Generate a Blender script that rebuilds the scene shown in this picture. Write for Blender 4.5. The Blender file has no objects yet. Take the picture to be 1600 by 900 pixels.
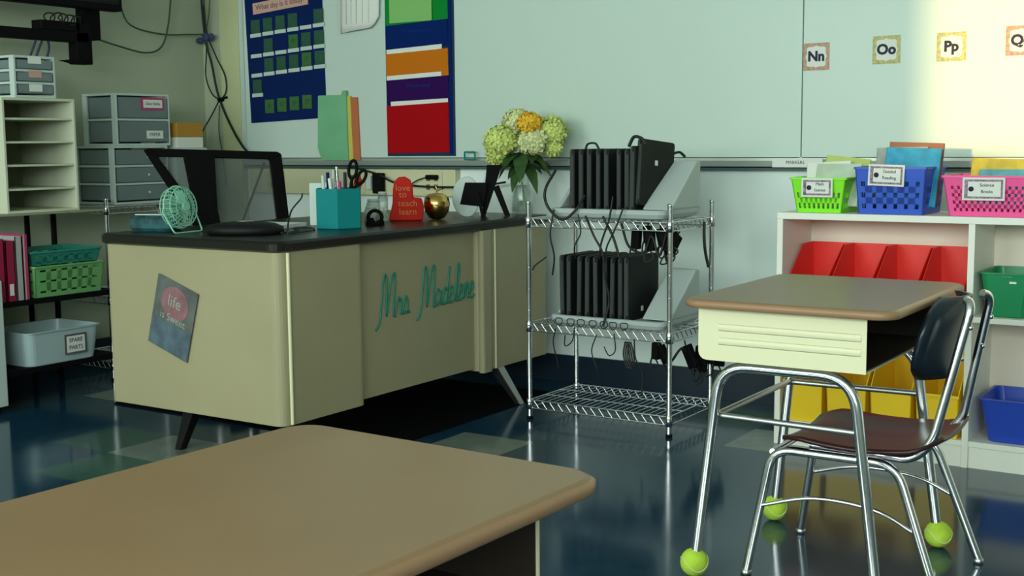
import bpy, math, random
from mathutils import Vector, Matrix
random.seed(7)
R = math.radians
PI = math.pi
SC = bpy.context.scene
COL = SC.collection

# ------------------------------------------------------------------ camera
cam_d = bpy.data.cameras.new('camera'); cam = bpy.data.objects.new('camera', cam_d); COL.objects.link(cam)
YAW, PITCH, ROLL, FPX = R(-33.161), R(6.717), R(-0.51), 1930.6
cam_d.sensor_width = 36.0; cam_d.lens = FPX / 1600 * 36.0; cam_d.clip_start = 0.05
_f = Vector((math.sin(YAW)*math.cos(PITCH), math.cos(YAW)*math.cos(PITCH), -math.sin(PITCH)))
_r = Vector((math.cos(YAW), -math.sin(YAW), 0)); _u = _r.cross(_f)
_r2 = math.cos(ROLL)*_r + math.sin(ROLL)*_u; _u2 = -math.sin(ROLL)*_r + math.cos(ROLL)*_u
cam.matrix_world = Matrix((( _r2.x, _u2.x, -_f.x, 0), (_r2.y, _u2.y, -_f.y, 0), (_r2.z, _u2.z, -_f.z, 1.03), (0, 0, 0, 1)))
SC.camera = cam

# ------------------------------------------------------------------ world, sun, window daylight, exposure
w = bpy.data.worlds.new('world'); SC.world = w; w.use_nodes = True
bg = w.node_tree.nodes['Background']; bg.inputs[0].default_value = (0.55, 0.75, 0.9, 1); bg.inputs[1].default_value = 1.0
def lamp(name, kind, energy, color, loc, rot, **kw):
    d = bpy.data.lights.new(name, kind); d.energy = energy; d.color = color
    for k, v in kw.items(): setattr(d, k, v)
    o = bpy.data.objects.new(name, d); COL.objects.link(o); o.location = loc; o.rotation_euler = rot
    return o
# low sun straight through the window in the wall behind the camera
sun = lamp('sun', 'SUN', 3.5, (1.0, 0.72, 0.28), (0, -6, 3), (R(90-3.0), 0, R(0.5)), angle=R(1.5))
# daylight from the ribbon window
lamp('window_daylight', 'AREA', 205.0, (0.84, 1.0, 0.90), (1.0, -2.93, 1.95), (R(90), 0, 0), shape='RECTANGLE', size=4.2, size_y=1.2)
# added fill from the left, in front of an unseen blind panel
lamp('added_fill', 'AREA', 138.0, (0.86, 1.0, 0.90), (-3.1, -2.9, 1.75), (R(90), 0, 0), shape='RECTANGLE', size=2.6, size_y=1.5)
SC.view_settings.view_transform = 'Standard'; SC.view_settings.look = 'None'
SC.view_settings.gamma = 1.0; SC.view_settings.use_curve_mapping = False
SC.view_settings.exposure = 0.0

# ------------------------------------------------------------------ materials
def mat(name, col, rough=0.6, metal=0.0, spec=0.5, var=0.0, scale=6.0, bump=0.0, bscale=80.0, trans=0.0, alpha=1.0, ior=1.45, coat=0.0, emit=None):
    m = bpy.data.materials.new(name); m.use_nodes = True; nt = m.node_tree; b = nt.nodes['Principled BSDF']
    c = tuple(col) + (1,)
    b.inputs['Base Color'].default_value = c; b.inputs['Roughness'].default_value = rough; b.inputs['Metallic'].default_value = metal
    b.inputs['Specular IOR Level'].default_value = spec; b.inputs['Transmission Weight'].default_value = trans
    b.inputs['Alpha'].default_value = alpha; b.inputs['IOR'].default_value = ior; b.inputs['Coat Weight'].default_value = coat
    tc = nt.nodes.new('ShaderNodeTexCoord')
    if var > 0:
        n = nt.nodes.new('ShaderNodeTexNoise'); n.inputs['Scale'].default_value = scale; n.inputs['Detail'].default_value = 4
        nt.links.new(tc.outputs['Object'], n.inputs['Vector'])
        r = nt.nodes.new('ShaderNodeValToRGB')
        r.color_ramp.elements[0].position = 0.3; r.color_ramp.elements[1].position = 0.7
        r.color_ramp.elements[0].color = tuple(x*(1-var) for x in col) + (1,)
        r.color_ramp.elements[1].color = tuple(min(1, x*(1+var)) for x in col) + (1,)
        nt.links.new(n.outputs['Fac'], r.inputs['Fac']); nt.links.new(r.outputs['Color'], b.inputs['Base Color'])
    if bump > 0:
        n2 = nt.nodes.new('ShaderNodeTexNoise'); n2.inputs['Scale'].default_value = bscale
        nt.links.new(tc.outputs['Object'], n2.inputs['Vector'])
        bp = nt.nodes.new('ShaderNodeBump'); bp.inputs['Strength'].default_value = bump; bp.inputs['Distance'].default_value = 0.002
        nt.links.new(n2.outputs['Fac'], bp.inputs['Height']); nt.links.new(bp.outputs['Normal'], b.inputs['Normal'])
    return m
M = {}
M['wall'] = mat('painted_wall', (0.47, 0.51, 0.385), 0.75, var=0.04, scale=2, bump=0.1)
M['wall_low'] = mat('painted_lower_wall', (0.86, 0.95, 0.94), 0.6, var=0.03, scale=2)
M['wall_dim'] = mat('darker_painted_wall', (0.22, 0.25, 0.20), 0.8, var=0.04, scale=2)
M['ceiling'] = mat('ceiling_tile', (0.75, 0.77, 0.74), 0.9, var=0.03)
M['board'] = mat('whiteboard_enamel', (0.60, 0.71, 0.66), 0.35, var=0.02, scale=1.5)
M['strip'] = mat('cream_pilaster', (0.56, 0.58, 0.34), 0.6, var=0.03)
M['base'] = mat('navy_vinyl_base', (0.010, 0.022, 0.04), 0.35)
M['tile_a'] = mat('teal_floor_tile', (0.011, 0.046, 0.088), 0.12, var=0.18, scale=14, spec=0.6)
M['tile_b'] = mat('grey_floor_tile', (0.17, 0.21, 0.19), 0.14, var=0.1, scale=14, spec=0.6)
M['tile_c'] = mat('green_floor_tile', (0.035, 0.10, 0.085), 0.13, var=0.15, scale=14, spec=0.6)
M['rail'] = mat('aluminium_rail', (0.50, 0.55, 0.52), 0.4, 0.6)
M['rail_dark'] = mat('rail_painted_shade', (0.05, 0.10, 0.10), 0.5)
M['beige'] = mat('beige_desk_steel', (0.38, 0.335, 0.205), 0.42, var=0.04, scale=3)
M['black_top'] = mat('black_desk_laminate', (0.010, 0.009, 0.008), 0.32, spec=0.35)
M['black'] = mat('black_plastic', (0.004, 0.004, 0.004), 0.7, spec=0.12)
M['black_gloss'] = mat('glossy_black', (0.005, 0.005, 0.006), 0.55, spec=0.3)
M['shade_black'] = mat('matte_black_shade', (0.004, 0.004, 0.005), 0.9, spec=0.05)
M['cable'] = mat('black_cable', (0.008, 0.010, 0.010), 0.5)
M['cable_green'] = mat('grey_green_cable', (0.05, 0.08, 0.05), 0.5)
M['chrome'] = mat('chrome', (0.76, 0.76, 0.80), 0.18, 1.0)
M['chrome_dull'] = mat('dull_steel', (0.55, 0.55, 0.54), 0.36, 1.0)
M['oak'] = mat('tan_laminate', (0.27, 0.165, 0.085), 0.33, var=0.06, scale=5)
M['oak_edge'] = mat('tan_edge_band', (0.33, 0.19, 0.105), 0.4, var=0.05)
M['cream'] = mat('cream_book_box', (0.78, 0.74, 0.50), 0.4)
M['box_shade'] = mat('book_box_inner_shade', (0.028, 0.020, 0.015), 0.5)
M['navy'] = mat('dark_navy_shell', (0.008, 0.016, 0.026), 0.28)
M['maroon'] = mat('dark_maroon_seat', (0.040, 0.012, 0.013), 0.3)
M['ball'] = mat('tennis_felt', (0.50, 0.72, 0.06), 0.95, var=0.12, scale=30, bump=0.8, bscale=300)
M['ball_seam'] = mat('tennis_seam', (0.75, 0.8, 0.55), 0.8)
M['white'] = mat('white_melamine', (0.88, 0.87, 0.80), 0.5, var=0.02)
M['white_pink'] = mat('white_back_panel', (0.90, 0.78, 0.67), 0.6)
M['paper'] = mat('white_paper', (0.80, 0.80, 0.76), 0.8)
M['ink'] = mat('dark_ink', (0.02, 0.02, 0.05), 0.7)
M['red'] = mat('red_plastic', (0.88, 0.035, 0.025), 0.35)
M['yellow'] = mat('yellow_plastic', (0.95, 0.62, 0.02), 0.35)
M['green'] = mat('green_plastic', (0.006, 0.24, 0.09), 0.35)
M['blue'] = mat('blue_plastic', (0.020, 0.065, 0.48), 0.35)
M['lime'] = mat('lime_plastic', (0.26, 0.85, 0.02), 0.4)
M['cobalt'] = mat('cobalt_basket', (0.03, 0.10, 0.60), 0.4)
M['pink'] = mat('pink_basket', (0.95, 0.10, 0.36), 0.4)
M['tray'] = mat('grey_tray_plastic', (0.48, 0.54, 0.54), 0.45)
M['laptop'] = mat('black_laptop_shell', (0.008, 0.011, 0.010), 0.6, spec=0.3)
M['laptop_edge'] = mat('laptop_grey_edge', (0.045, 0.050, 0.050), 0.6, spec=0.3)
M['chart_blue'] = mat('blue_nylon', (0.004, 0.017, 0.10), 0.9, spec=0.12, var=0.06)
M['chart_blue2'] = mat('blue_pocket_nylon', (0.008, 0.035, 0.22), 0.9, spec=0.12)
M['card_green'] = mat('green_number_card', (0.020, 0.085, 0.055), 0.7, var=0.2, scale=40)
M['card_green2'] = mat('bright_green_number_card', (0.04, 0.14, 0.035), 0.7, var=0.2, scale=40)
M['pinkpaper'] = mat('pink_banner_paper', (0.62, 0.36, 0.32), 0.8)
M['p_green'] = mat('green_pocket', (0.004, 0.24, 0.035), 0.9, spec=0.12)
M['p_navy'] = mat('navy_pocket', (0.002, 0.018, 0.13), 0.9, spec=0.12)
M['p_orange'] = mat('orange_pocket', (0.60, 0.17, 0.01), 0.9, spec=0.12)
M['p_purple'] = mat('purple_pocket', (0.032, 0.005, 0.09), 0.9, spec=0.12)
M['p_red'] = mat('red_pocket', (0.42, 0.004, 0.008), 0.9, spec=0.12)
M['p_border'] = mat('chart_slate_border', (0.02, 0.04, 0.09), 0.9, spec=0.12)
M['note_green'] = mat('pale_green_paper', (0.24, 0.52, 0.16), 0.8)
M['folder_green'] = mat('mint_folder', (0.18, 0.46, 0.26), 0.7, var=0.08, scale=10)
M['folder_yellow'] = mat('yellow_folder', (0.62, 0.52, 0.10), 0.7)
M['folder_orange'] = mat('orange_folder', (0.50, 0.15, 0.06), 0.7)
M['teal'] = mat('teal_cup', (0.004, 0.22, 0.235), 0.6, spec=0.25)
M['teal_ink'] = mat('teal_vinyl_lettering', (0.025, 0.22, 0.15), 0.5)
M['aqua'] = mat('mint_fan_plastic', (0.26, 0.58, 0.44), 0.4)
M['red_obj'] = mat('red_painted_wood', (0.55, 0.010, 0.004), 0.6, spec=0.25)
M['orange_ink'] = mat('orange_ink', (0.62, 0.16, 0.02), 0.5)
M['gold'] = mat('polished_gold', (0.70, 0.46, 0.14), 0.16, 1.0)
M['glass'] = mat('clear_glass', (0.85, 0.95, 0.9), 0.03, trans=0.9, alpha=0.55)
M['water'] = mat('vase_water', (0.55, 0.7, 0.6), 0.05, trans=0.85, alpha=0.6, ior=1.33)
M['petal'] = mat('pale_green_petal', (0.62, 0.70, 0.20), 0.7, var=0.25, scale=40)
M['petal_w'] = mat('cream_petal', (0.72, 0.74, 0.38), 0.7, var=0.2, scale=40)
M['petal_y'] = mat('golden_petal', (0.90, 0.52, 0.03), 0.6, var=0.15, scale=40)
M['leaf'] = mat('dark_leaf', (0.035, 0.085, 0.022), 0.5, var=0.3, scale=30)
M['stem'] = mat('green_stem', (0.12, 0.22, 0.05), 0.6)
M['clearplast'] = mat('frosted_drawer_plastic', (0.30, 0.38, 0.40), 0.25, trans=0.35, alpha=0.75)
M['greywhite'] = mat('pale_grey_plastic', (0.56, 0.65, 0.62), 0.45)
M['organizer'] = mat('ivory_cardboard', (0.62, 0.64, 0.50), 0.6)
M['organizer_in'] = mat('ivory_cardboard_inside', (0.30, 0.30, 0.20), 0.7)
M['magenta'] = mat('magenta_binder', (0.32, 0.012, 0.055), 0.5)
M['hotpink'] = mat('hot_pink_binder', (0.50, 0.04, 0.17), 0.5)
M['binder_grey'] = mat('grey_binder', (0.42, 0.42, 0.42), 0.5)
M['bkgreen'] = mat('leaf_green_basket', (0.17, 0.42, 0.15), 0.45)
M['bkteal'] = mat('sea_green_basket', (0.03, 0.26, 0.20), 0.45)
M['bluetie'] = mat('slate_blue_velcro', (0.04, 0.06, 0.14), 0.8)
M['outlet'] = mat('beige_raceway', (0.66, 0.64, 0.42), 0.5)
M['outlet_plate'] = mat('tan_outlet_plate', (0.58, 0.50, 0.26), 0.5)
M['brown'] = mat('brown_socket', (0.16, 0.10, 0.05), 0.5)
M['orange'] = mat('orange_label', (0.50, 0.24, 0.03), 0.5)
M['poster_a'] = mat('poster_grey', (0.11, 0.12, 0.12), 0.5, var=0.3, scale=18)
M['poster_b'] = mat('poster_rose', (0.26, 0.12, 0.14), 0.5, var=0.25, scale=25)
M['poster_c'] = mat('poster_blue_grey', (0.09, 0.13, 0.17), 0.5, var=0.3, scale=20)
M['poster_t'] = mat('poster_lettering', (0.30, 0.36, 0.32), 0.5)
M['card_pink'] = mat('pink_patterned_border', (0.55, 0.33, 0.25), 0.7, var=0.25, scale=90)
M['card_yellow'] = mat('yellow_patterned_border', (0.55, 0.50, 0.22), 0.7, var=0.25, scale=90)
M['tag'] = mat('tag_pattern', (0.30, 0.22, 0.30), 0.7, var=0.6, scale=120)
M['bk_blue'] = mat('blue_book_cover', (0.02, 0.28, 0.50), 0.4, var=0.3, scale=20)
M['bk_teal'] = mat('teal_book_cover', (0.10, 0.36, 0.42), 0.4, var=0.3, scale=20)
M['bk_orange'] = mat('orange_book_cover', (0.30, 0.10, 0.05), 0.5)
M['bk_yellow'] = mat('yellow_book_cover', (0.62, 0.46, 0.05), 0.5, var=0.3, scale=20)
M['bk_lime'] = mat('lime_book_cover', (0.50, 0.60, 0.16), 0.5)
M['bk_pale'] = mat('pale_book_cover', (0.52, 0.60, 0.48), 0.5, var=0.15, scale=20)
M['bk_dark'] = mat('dark_book_cover', (0.04, 0.05, 0.07), 0.5)
M['bk_grey'] = mat('grey_book_cover', (0.30, 0.34, 0.32), 0.5, var=0.2, scale=20)
M['cushion'] = mat('teal_patterned_cloth', (0.015, 0.075, 0.085), 0.7, var=0.7, scale=25)
M['bin_white'] = mat('pale_blue_bin', (0.46, 0.58, 0.60), 0.35)
M['pane'] = mat('window_glass', (1, 1, 1), 0.0, trans=1.0, alpha=0.08)
def mesh_mat():
    m = mat('grey_mesh_fabric', (0.12, 0.14, 0.14), 0.8, alpha=0.5)
    nt = m.node_tree; b = nt.nodes['Principled BSDF']
    tc = nt.nodes['Texture Coordinate']; v = nt.nodes.new('ShaderNodeTexVoronoi'); v.inputs['Scale'].default_value = 600
    nt.links.new(tc.outputs['Object'], v.inputs['Vector'])
    r = nt.nodes.new('ShaderNodeMapRange'); r.inputs[1].default_value = 0.2; r.inputs[2].default_value = 0.6; r.inputs[3].default_value = 0.38; r.inputs[4].default_value = 0.5
    nt.links.new(v.outputs['Distance'], r.inputs[0]); nt.links.new(r.outputs[0], b.inputs['Alpha'])
    return m
M['mesh'] = mesh_mat()

# ------------------------------------------------------------------ geometry helpers
def catmull(pts, n=8, closed=False):
    P = [Vector(p) for p in pts]; out = []
    if len(P) < 3: return P
    N = len(P); rng = range(N if closed else N-1)
    for i in rng:
        if closed: a, b, c, d = P[i-1], P[i], P[(i+1) % N], P[(i+2) % N]
        else:
            b, c = P[i], P[i+1]; a = P[i-1] if i > 0 else b*2-c; d = P[i+2] if i+2 < N else c*2-b
        for k in range(n):
            t = k/n
            out.append(0.5*((2*b) + (c-a)*t + (2*a-5*b+4*c-d)*t*t + (3*b-a-3*c+d)*t**3))
    if not closed: out.append(P[-1])
    return out
def bend(pts, r=0.03, n=5):
    """polyline with rounded corners"""
    P = [Vector(p) for p in pts]; out = [P[0]]
    for i in range(1, len(P)-1):
        a, b, c = P[i-1], P[i], P[i+1]
        rr = min(r, (a-b).length*0.49, (c-b).length*0.49)
        p0 = b + (a-b).normalized()*rr; p1 = b + (c-b).normalized()*rr
        for k in range(n+1):
            t = k/n; out.append(p0*(1-t)**2 + b*2*t*(1-t) + p1*t*t)
    out.append(P[-1]); return out
def rrect(x0, x1, y0, y1, r, n=6):
    pts = []
    for cx, cy, a0 in ((x1-r, y1-r, 0), (x0+r, y1-r, 90), (x0+r, y0+r, 180), (x1-r, y0+r, 270)):
        for k in range(n+1):
            a = R(a0 + 90*k/n); pts.append((cx + r*math.cos(a), cy + r*math.sin(a)))
    return pts
ORG = {}      # where each thing stood while its parts were modelled
def worg(o):
    while o.parent is not None: o = o.parent
    return ORG.get(o.name, Vector((0, 0, 0)))
class MB:
    def __init__(s): s.v = []; s.f = []; s.s = []; s.m = []; s.cm = 0
    def face(s, idx, smooth=False): s.f.append(tuple(idx)); s.s.append(smooth); s.m.append(s.cm)
    def hexa(s, p):   # 8 points: bottom 0-3 ccw, top 4-7
        b = len(s.v); s.v += [Vector(q) for q in p]
        for f in ((3,2,1,0), (4,5,6,7), (0,1,5,4), (1,2,6,5), (2,3,7,6), (3,0,4,7)): s.face([b+i for i in f])
        return s
    def box(s, x0, x1, y0, y1, z0, z1):
        return s.hexa([(x0,y0,z0),(x1,y0,z0),(x1,y1,z0),(x0,y1,z0),(x0,y0,z1),(x1,y0,z1),(x1,y1,z1),(x0,y1,z1)])
    def rings(s, rings, smooth=True, cap=True, closed=True):
        n = len(rings[0]); b = len(s.v)
        for r in rings: s.v += [Vector(q) for q in r]
        for i in range(len(rings)-1):
            for k in range(n if closed else n-1):
                s.face((b+i*n+k, b+i*n+(k+1) % n, b+(i+1)*n+(k+1) % n, b+(i+1)*n+k), smooth)
        if cap:
            e = b+(len(rings)-1)*n
            if smooth:      # caps get corners of their own, so they do not bend the shading of the sides
                c = len(s.v); s.v += [Vector(q) for q in rings[0]] + [Vector(q) for q in rings[-1]]
                s.face([c+k for k in range(n)][::-1]); s.face([c+n+k for k in range(n)])
            else:
                s.face([b+k for k in range(n)][::-1]); s.face([e+k for k in range(n)])
        return s
    def rbox(s, x0, x1, y0, y1, z0, z1, r=0.01, b=0.002, n=5):
        """box with rounded vertical corners and softened rims"""
        def ring(i, z): return [(x, y, z) for x, y in rrect(x0+i, x1-i, y0+i, y1-i, max(r-i, 0.0005), n)]
        return s.rings([ring(b, z0), ring(0, z0+b), ring(0, z1-b), ring(b, z1)], smooth=False)
    def tube(s, pts, r, n=10, closed=False, flat=None):
        P = [Vector(p) for p in pts]; rings = []; N = len(P)
        T = []
        for i in range(N):
            if closed: t = P[(i+1) % N]-P[i-1]
            else: t = P[min(i+1, N-1)]-P[max(i-1, 0)]
            T.append(t.normalized() if t.length > 1e-9 else Vector((0,0,1)))
        up = Vector((0,0,1)) if abs(T[0].z) < 0.9 else Vector((1,0,0))
        nn = T[0].cross(up).normalized()
        for i in range(N):
            nn = (nn - T[i]*nn.dot(T[i])).normalized(); bb = T[i].cross(nn)
            rr = r[i] if isinstance(r, (list, tuple)) else r
            rings.append([P[i] + nn*rr*math.cos(2*PI*k/n) + bb*rr*math.sin(2*PI*k/n)*(flat or 1) for k in range(n)])
        if closed: rings.append(rings[0]); s.rings(rings, cap=False)
        else: s.rings(rings)
        return s
    def lathe(s, prof, c=(0,0,0), n=24, ax='z', cap=True):
        rings = []
        for r, h in prof:
            ring = []
            for k in range(n):
                a = 2*PI*k/n; u, v = r*math.cos(a), r*math.sin(a)
                ring.append({'z': (c[0]+u, c[1]+v, c[2]+h), 'x': (c[0]+h, c[1]+u, c[2]+v), 'y': (c[0]+v, c[1]+h, c[2]+u)}[ax])
            rings.append(ring)
        return s.rings(rings, cap=cap)
    def prism(s, poly, ax, a0, a1, smooth=False):
        def P(q, a):
            return {'x': (a, q[0], q[1]), 'y': (q[1], a, q[0]), 'z': (q[0], q[1], a)}[ax]
        return s.rings([[P(q, a0) for q in poly], [P(q, a1) for q in poly]], smooth)
    def ball(s, c, r, n=14, sc=(1,1,1)):
        rings = []
        for i in range(n//2+1):
            a = -PI/2 + PI*i/(n//2); rr = max(r*math.cos(a), 0.0002)
            rings.append([(c[0]+rr*math.cos(2*PI*k/n)*sc[0], c[1]+rr*math.sin(2*PI*k/n)*sc[1], c[2]+r*math.sin(a)*sc[2]) for k in range(n)])
        return s.rings(rings)
    def panel(s, a, b, c, d, t, nu, nv, gu=0.5, gv=0.5, mu=0.06, mb=0.1, mt=0.12):
        """lattice panel: a,b bottom, d,c top corners (a-b-c-d); t thickness vector; nu x nv holes"""
        a, b, c, d, t = [Vector(q) for q in (a, b, c, d, t)]
        def P(u, v): return a*(1-u)*(1-v)+b*u*(1-v)+c*u*v+d*(1-u)*v
        def cell(u0, u1, v0, v1):
            q = [P(u0,v0), P(u1,v0), P(u1,v1), P(u0,v1)]
            s.hexa([q[0], q[1], q[1]+t, q[0]+t, q[3], q[2], q[2]+t, q[3]+t])
        cell(0, 1, 0, mb); cell(0, 1, 1-mt, 1); cell(0, mu, mb, 1-mt); cell(1-mu, 1, mb, 1-mt)
        H = (1-mt-mb); hv = H/(nv + (nv-1)*gv) if nv > 1 else H
        y = mb
        for j in range(nv-1):
            y += hv; cell(mu, 1-mu, y, y+hv*gv); y += hv*gv
        W = 1-2*mu; hu = W/(nu+(nu-1)*gu) if nu > 1 else W; x = mu
        for i in range(nu-1):
            x += hu; cell(x, x+hu*gu, mb, 1-mt); x += hu*gu
        return s
    def xf(s, mtx, start=0):
        for i in range(start, len(s.v)): s.v[i] = mtx @ Vector(s.v[i])
        return s
    def text(s, body, size, mtx, depth=0.0006, bold=0.0, shear=0.0, sx=1.0, align='CENTER'):
        cu = bpy.data.curves.new('text', 'FONT'); cu.body = body; cu.size = size; cu.shear = shear; cu.extrude = depth/2; cu.offset = bold
        cu.align_x = align; cu.align_y = 'CENTER'; cu.resolution_u = 3
        o = bpy.data.objects.new('text', cu); COL.objects.link(o)
        dg = bpy.context.evaluated_depsgraph_get(); me = bpy.data.meshes.new_from_object(o.evaluated_get(dg))
        b = len(s.v)
        for v in me.vertices: s.v.append(mtx @ Vector((v.co.x*sx, v.co.y, v.co.z)))
        for p in me.polygons: s.face([b+i for i in p.vertices])
        bpy.data.objects.remove(o); bpy.data.curves.remove(cu); bpy.data.meshes.remove(me)
        return s
    def build(s, name, material, parent=None, bevel=0.0):
        org = worg(parent) if parent is not None else Vector((0,0,0))
        me = bpy.data.meshes.new(name)
        me.from_pydata([tuple(Vector(v)-org) for v in s.v], [], s.f)
        me.polygons.foreach_set('use_smooth', s.s)
        mats = material if isinstance(material, (list, tuple)) else [material]
        for mm in mats: me.materials.append(M[mm] if isinstance(mm, str) else mm)
        me.polygons.foreach_set('material_index', s.m)
        me.update()
        o = bpy.data.objects.new(name, me); COL.objects.link(o)
        if parent is not None: o.parent = parent
        if bevel > 0:
            bv = o.modifiers.new('bevel', 'BEVEL'); bv.width = bevel; bv.segments = 2; bv.limit_method = 'ANGLE'; bv.angle_limit = R(40)
        return o
def thing(name, label, cat, loc=(0,0,0), group=None):
    o = bpy.data.objects.new(name, None); COL.objects.link(o); o.location = loc; o.empty_display_size = 0.05; ORG[o.name] = Vector(loc)
    return tag(o, label, cat, group)
def tag(o, label=None, cat=None, group=None, kind=None):
    if label: o['label'] = label
    if cat: o['category'] = cat
    if group: o['group'] = group
    if kind: o['kind'] = kind
    return o
def struct(o, label, cat='wall'): return tag(o, label, cat, kind='structure')
def copy_tree(o, parent=None):
    c = o.copy(); COL.objects.link(c); c.parent = parent
    for ch in [x for x in SC.objects if x.parent == o]: copy_tree(ch, c)
    return c
def basis(origin, xdir, ydir):
    x = Vector(xdir).normalized(); y = Vector(ydir).normalized(); z = x.cross(y)
    return Matrix(((x.x, y.x, z.x, origin[0]), (x.y, y.y, z.y, origin[1]), (x.z, y.z, z.z, origin[2]), (0,0,0,1)))
def facing_room(x, y, z): return basis((x, y, z), (1,0,0), (0,0,1))      # text on a surface facing -Y
def facing_right(x, y, z): return basis((x, y, z), (0,1,0), (0,0,1))     # text on a surface facing +X

# ================================================================== ROOM
XL, XR, YB, YF, ZC = -4.86, 3.6, 4.55, -3.0, 2.9
# floor of square tiles
P0 = 0.29; fx0 = -2.52; fy0 = 3.25
fl = MB(); light = {(-3,-2), (0,0), (3,2), (-6,0), (5,-3), (-2,-6)}; green = {(-4,-2), (-3,-3), (2,3), (-5,1), (1,-4)}
i0 = math.floor((XL-fx0)/P0); i1 = math.ceil((XR-fx0)/P0); j0 = math.floor((YF-fy0)/P0); j1 = math.ceil((YB-fy0)/P0)
for i in range(i0, i1):
    for j in range(j0, j1):
        x0, x1 = max(XL, fx0+i*P0), min(XR, fx0+(i+1)*P0); y0, y1 = max(YF, fy0+j*P0), min(YB, fy0+(j+1)*P0)
        if x1 <= x0 or y1 <= y0: continue
        fl.cm = 1 if (i, j) in light else 2 if (i, j) in green else 0
        b = len(fl.v); fl.v += [Vector(q) for q in ((x0,y0,0),(x1,y0,0),(x1,y1,0),(x0,y1,0))]; fl.face((b, b+1, b+2, b+3))
fl.cm = 0; fl.box(XL, XR, YF, YB, -0.1, -0.002)
struct(fl.build('floor', ['tile_a', 'tile_b', 'tile_c']), 'shiny dark teal tiled floor with a few pale grey tiles', 'floor')
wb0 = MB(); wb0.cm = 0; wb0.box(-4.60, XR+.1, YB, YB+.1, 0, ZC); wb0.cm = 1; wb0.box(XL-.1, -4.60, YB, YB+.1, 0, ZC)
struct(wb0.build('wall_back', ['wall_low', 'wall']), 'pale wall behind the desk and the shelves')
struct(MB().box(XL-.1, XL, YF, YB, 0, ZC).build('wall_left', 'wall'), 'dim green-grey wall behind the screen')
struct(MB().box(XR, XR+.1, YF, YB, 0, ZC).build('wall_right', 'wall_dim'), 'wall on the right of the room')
WX0, WX1, WZ0, WZ1 = -1.115, 3.4, 1.33, 2.55
wf = MB(); wf.box(XL-.1, XR+.1, YF-.1, YF, 0, WZ0); wf.box(XL-.1, XR+.1, YF-.1, YF, WZ1, ZC)
wf.box(XL-.1, WX0, YF-.1, YF, WZ0, WZ1); wf.box(WX1, XR+.1, YF-.1, YF, WZ0, WZ1)
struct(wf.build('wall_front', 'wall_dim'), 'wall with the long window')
struct(MB().box(XL-.1, XR+.1, YF-.1, YB+.1, ZC, ZC+.1).build('ceiling', 'ceiling'), 'pale ceiling', 'ceiling')
wn = MB()
for x in (0.35, 1.85): wn.box(x-.02, x+.02, YF-.07, YF-.03, WZ0, WZ1)
wn.box(WX0, WX1, YF-.07, YF-.03, WZ0, WZ0+.03); wn.box(WX0, WX1, YF-.07, YF-.03, WZ1-.03, WZ1)
struct(wn.build('window_1', 'rail'), 'long aluminium framed window', 'window')
struct(MB().box(-4.4, -1.8, YF, YF+.02, .98, 2.52).build('added_blind', 'paper'), 'added pale panel like a drawn blind, unseen behind the camera', 'window')  # unseen blind panel added along with the fill light, no opening behind it
struct(MB().box(-4.30, XR, YB-.012, YB, 0, .115).build('baseboard_back', 'base'), 'dark navy vinyl baseboard along the wall behind the rack', 'baseboard')
struct(MB().box(XL, XL+.012, YF, YB, 0, .115).build('baseboard_left', 'base'), 'dark navy vinyl baseboard along the left wall', 'baseboard')
# upper back wall: enamel board panels, seam, cream strip, rail
struct(MB().box(-4.545, -1.652, YB-.022, YB, .96, ZC-.05).build('wall_board', 'board', bevel=.002), 'long pale green-white board panel behind the charts', 'whiteboard')
struct(MB().box(-1.648, 3.3, YB-.022, YB, .96, ZC-.05).build('wall_board_right', 'board', bevel=.002), 'pale board panel right of the thin vertical seam, sunlit at its right end', 'whiteboard')
struct(MB().box(-4.57, -4.545, YB-.03, YB, .93, ZC-.05).build('trim_2', 'greywhite'), 'pale edging strip at the left end of the board', 'trim')
struct(MB().box(-4.70, -4.57, YB-.035, YB, .12, ZC).build('trim_1', 'strip'), 'cream vertical strip beside the board', 'trim')
rl = thing('chalk_rail', 'long metal chalk rail under the pale board on the back wall', 'rail', (-2.0, YB, .94))
q = MB(); q.prism([(YB-.001, .925), (YB-.055, .93), (YB-.06, .952), (YB-.054, .952), (YB-.05, .938), (YB-.022, .945), (YB-.022, .965), (YB-.001, .965)], 'x', -4.55, 2.6).build('rail_body', 'rail', rl)
MB().box(-4.55, 2.6, YB-.05, YB-.002, .916, .925).build('rail_shade_strip', 'rail_dark', rl)  # dark strip coloured as the shade under the rail
MB().box(-1.745, -1.55, YB-.068, YB-.0605, .928, .962).build('label_strip', 'paper', rl)
q = MB(); q.text('MARKERS', .017, facing_room(-1.655, YB-.0685, .946)); q.build('lettering', 'ink', rl)
# ------------------------------------------------------------------ raceway and outlets on the wall
rc = thing('outlet_raceway', 'beige raceway of electrical outlets on the wall behind the desk', 'outlet strip', (-3.85, YB, .85))
MB().box(-4.52, -3.245, YB-.04, YB, .79, .912).build('channel', 'outlet', rc, bevel=.004)
for cx, mm in ((-4.335, 'outlet_plate'), (-3.82, 'outlet'), (-3.37, 'outlet')):
    pl = MB().box(cx-.055, cx+.055, YB-.046, YB-.04, .80, .902).build('outlet_plate', mm, rc, bevel=.002)
    so = MB()
    for dx in (-.022, .022):
        for z in (.832, .872): so.box(cx+dx-.010, cx+dx+.010, YB-.048, YB-.046, z-.012, z+.012)
    so.build('socket', 'brown', pl)
MB().lathe([(.0, 0), (.022, 0), (.022, -.012), (.0, -.014)], (-3.80, YB-.046, .850), 16, 'y').build('red_knob', 'red_obj', rc)

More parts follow.
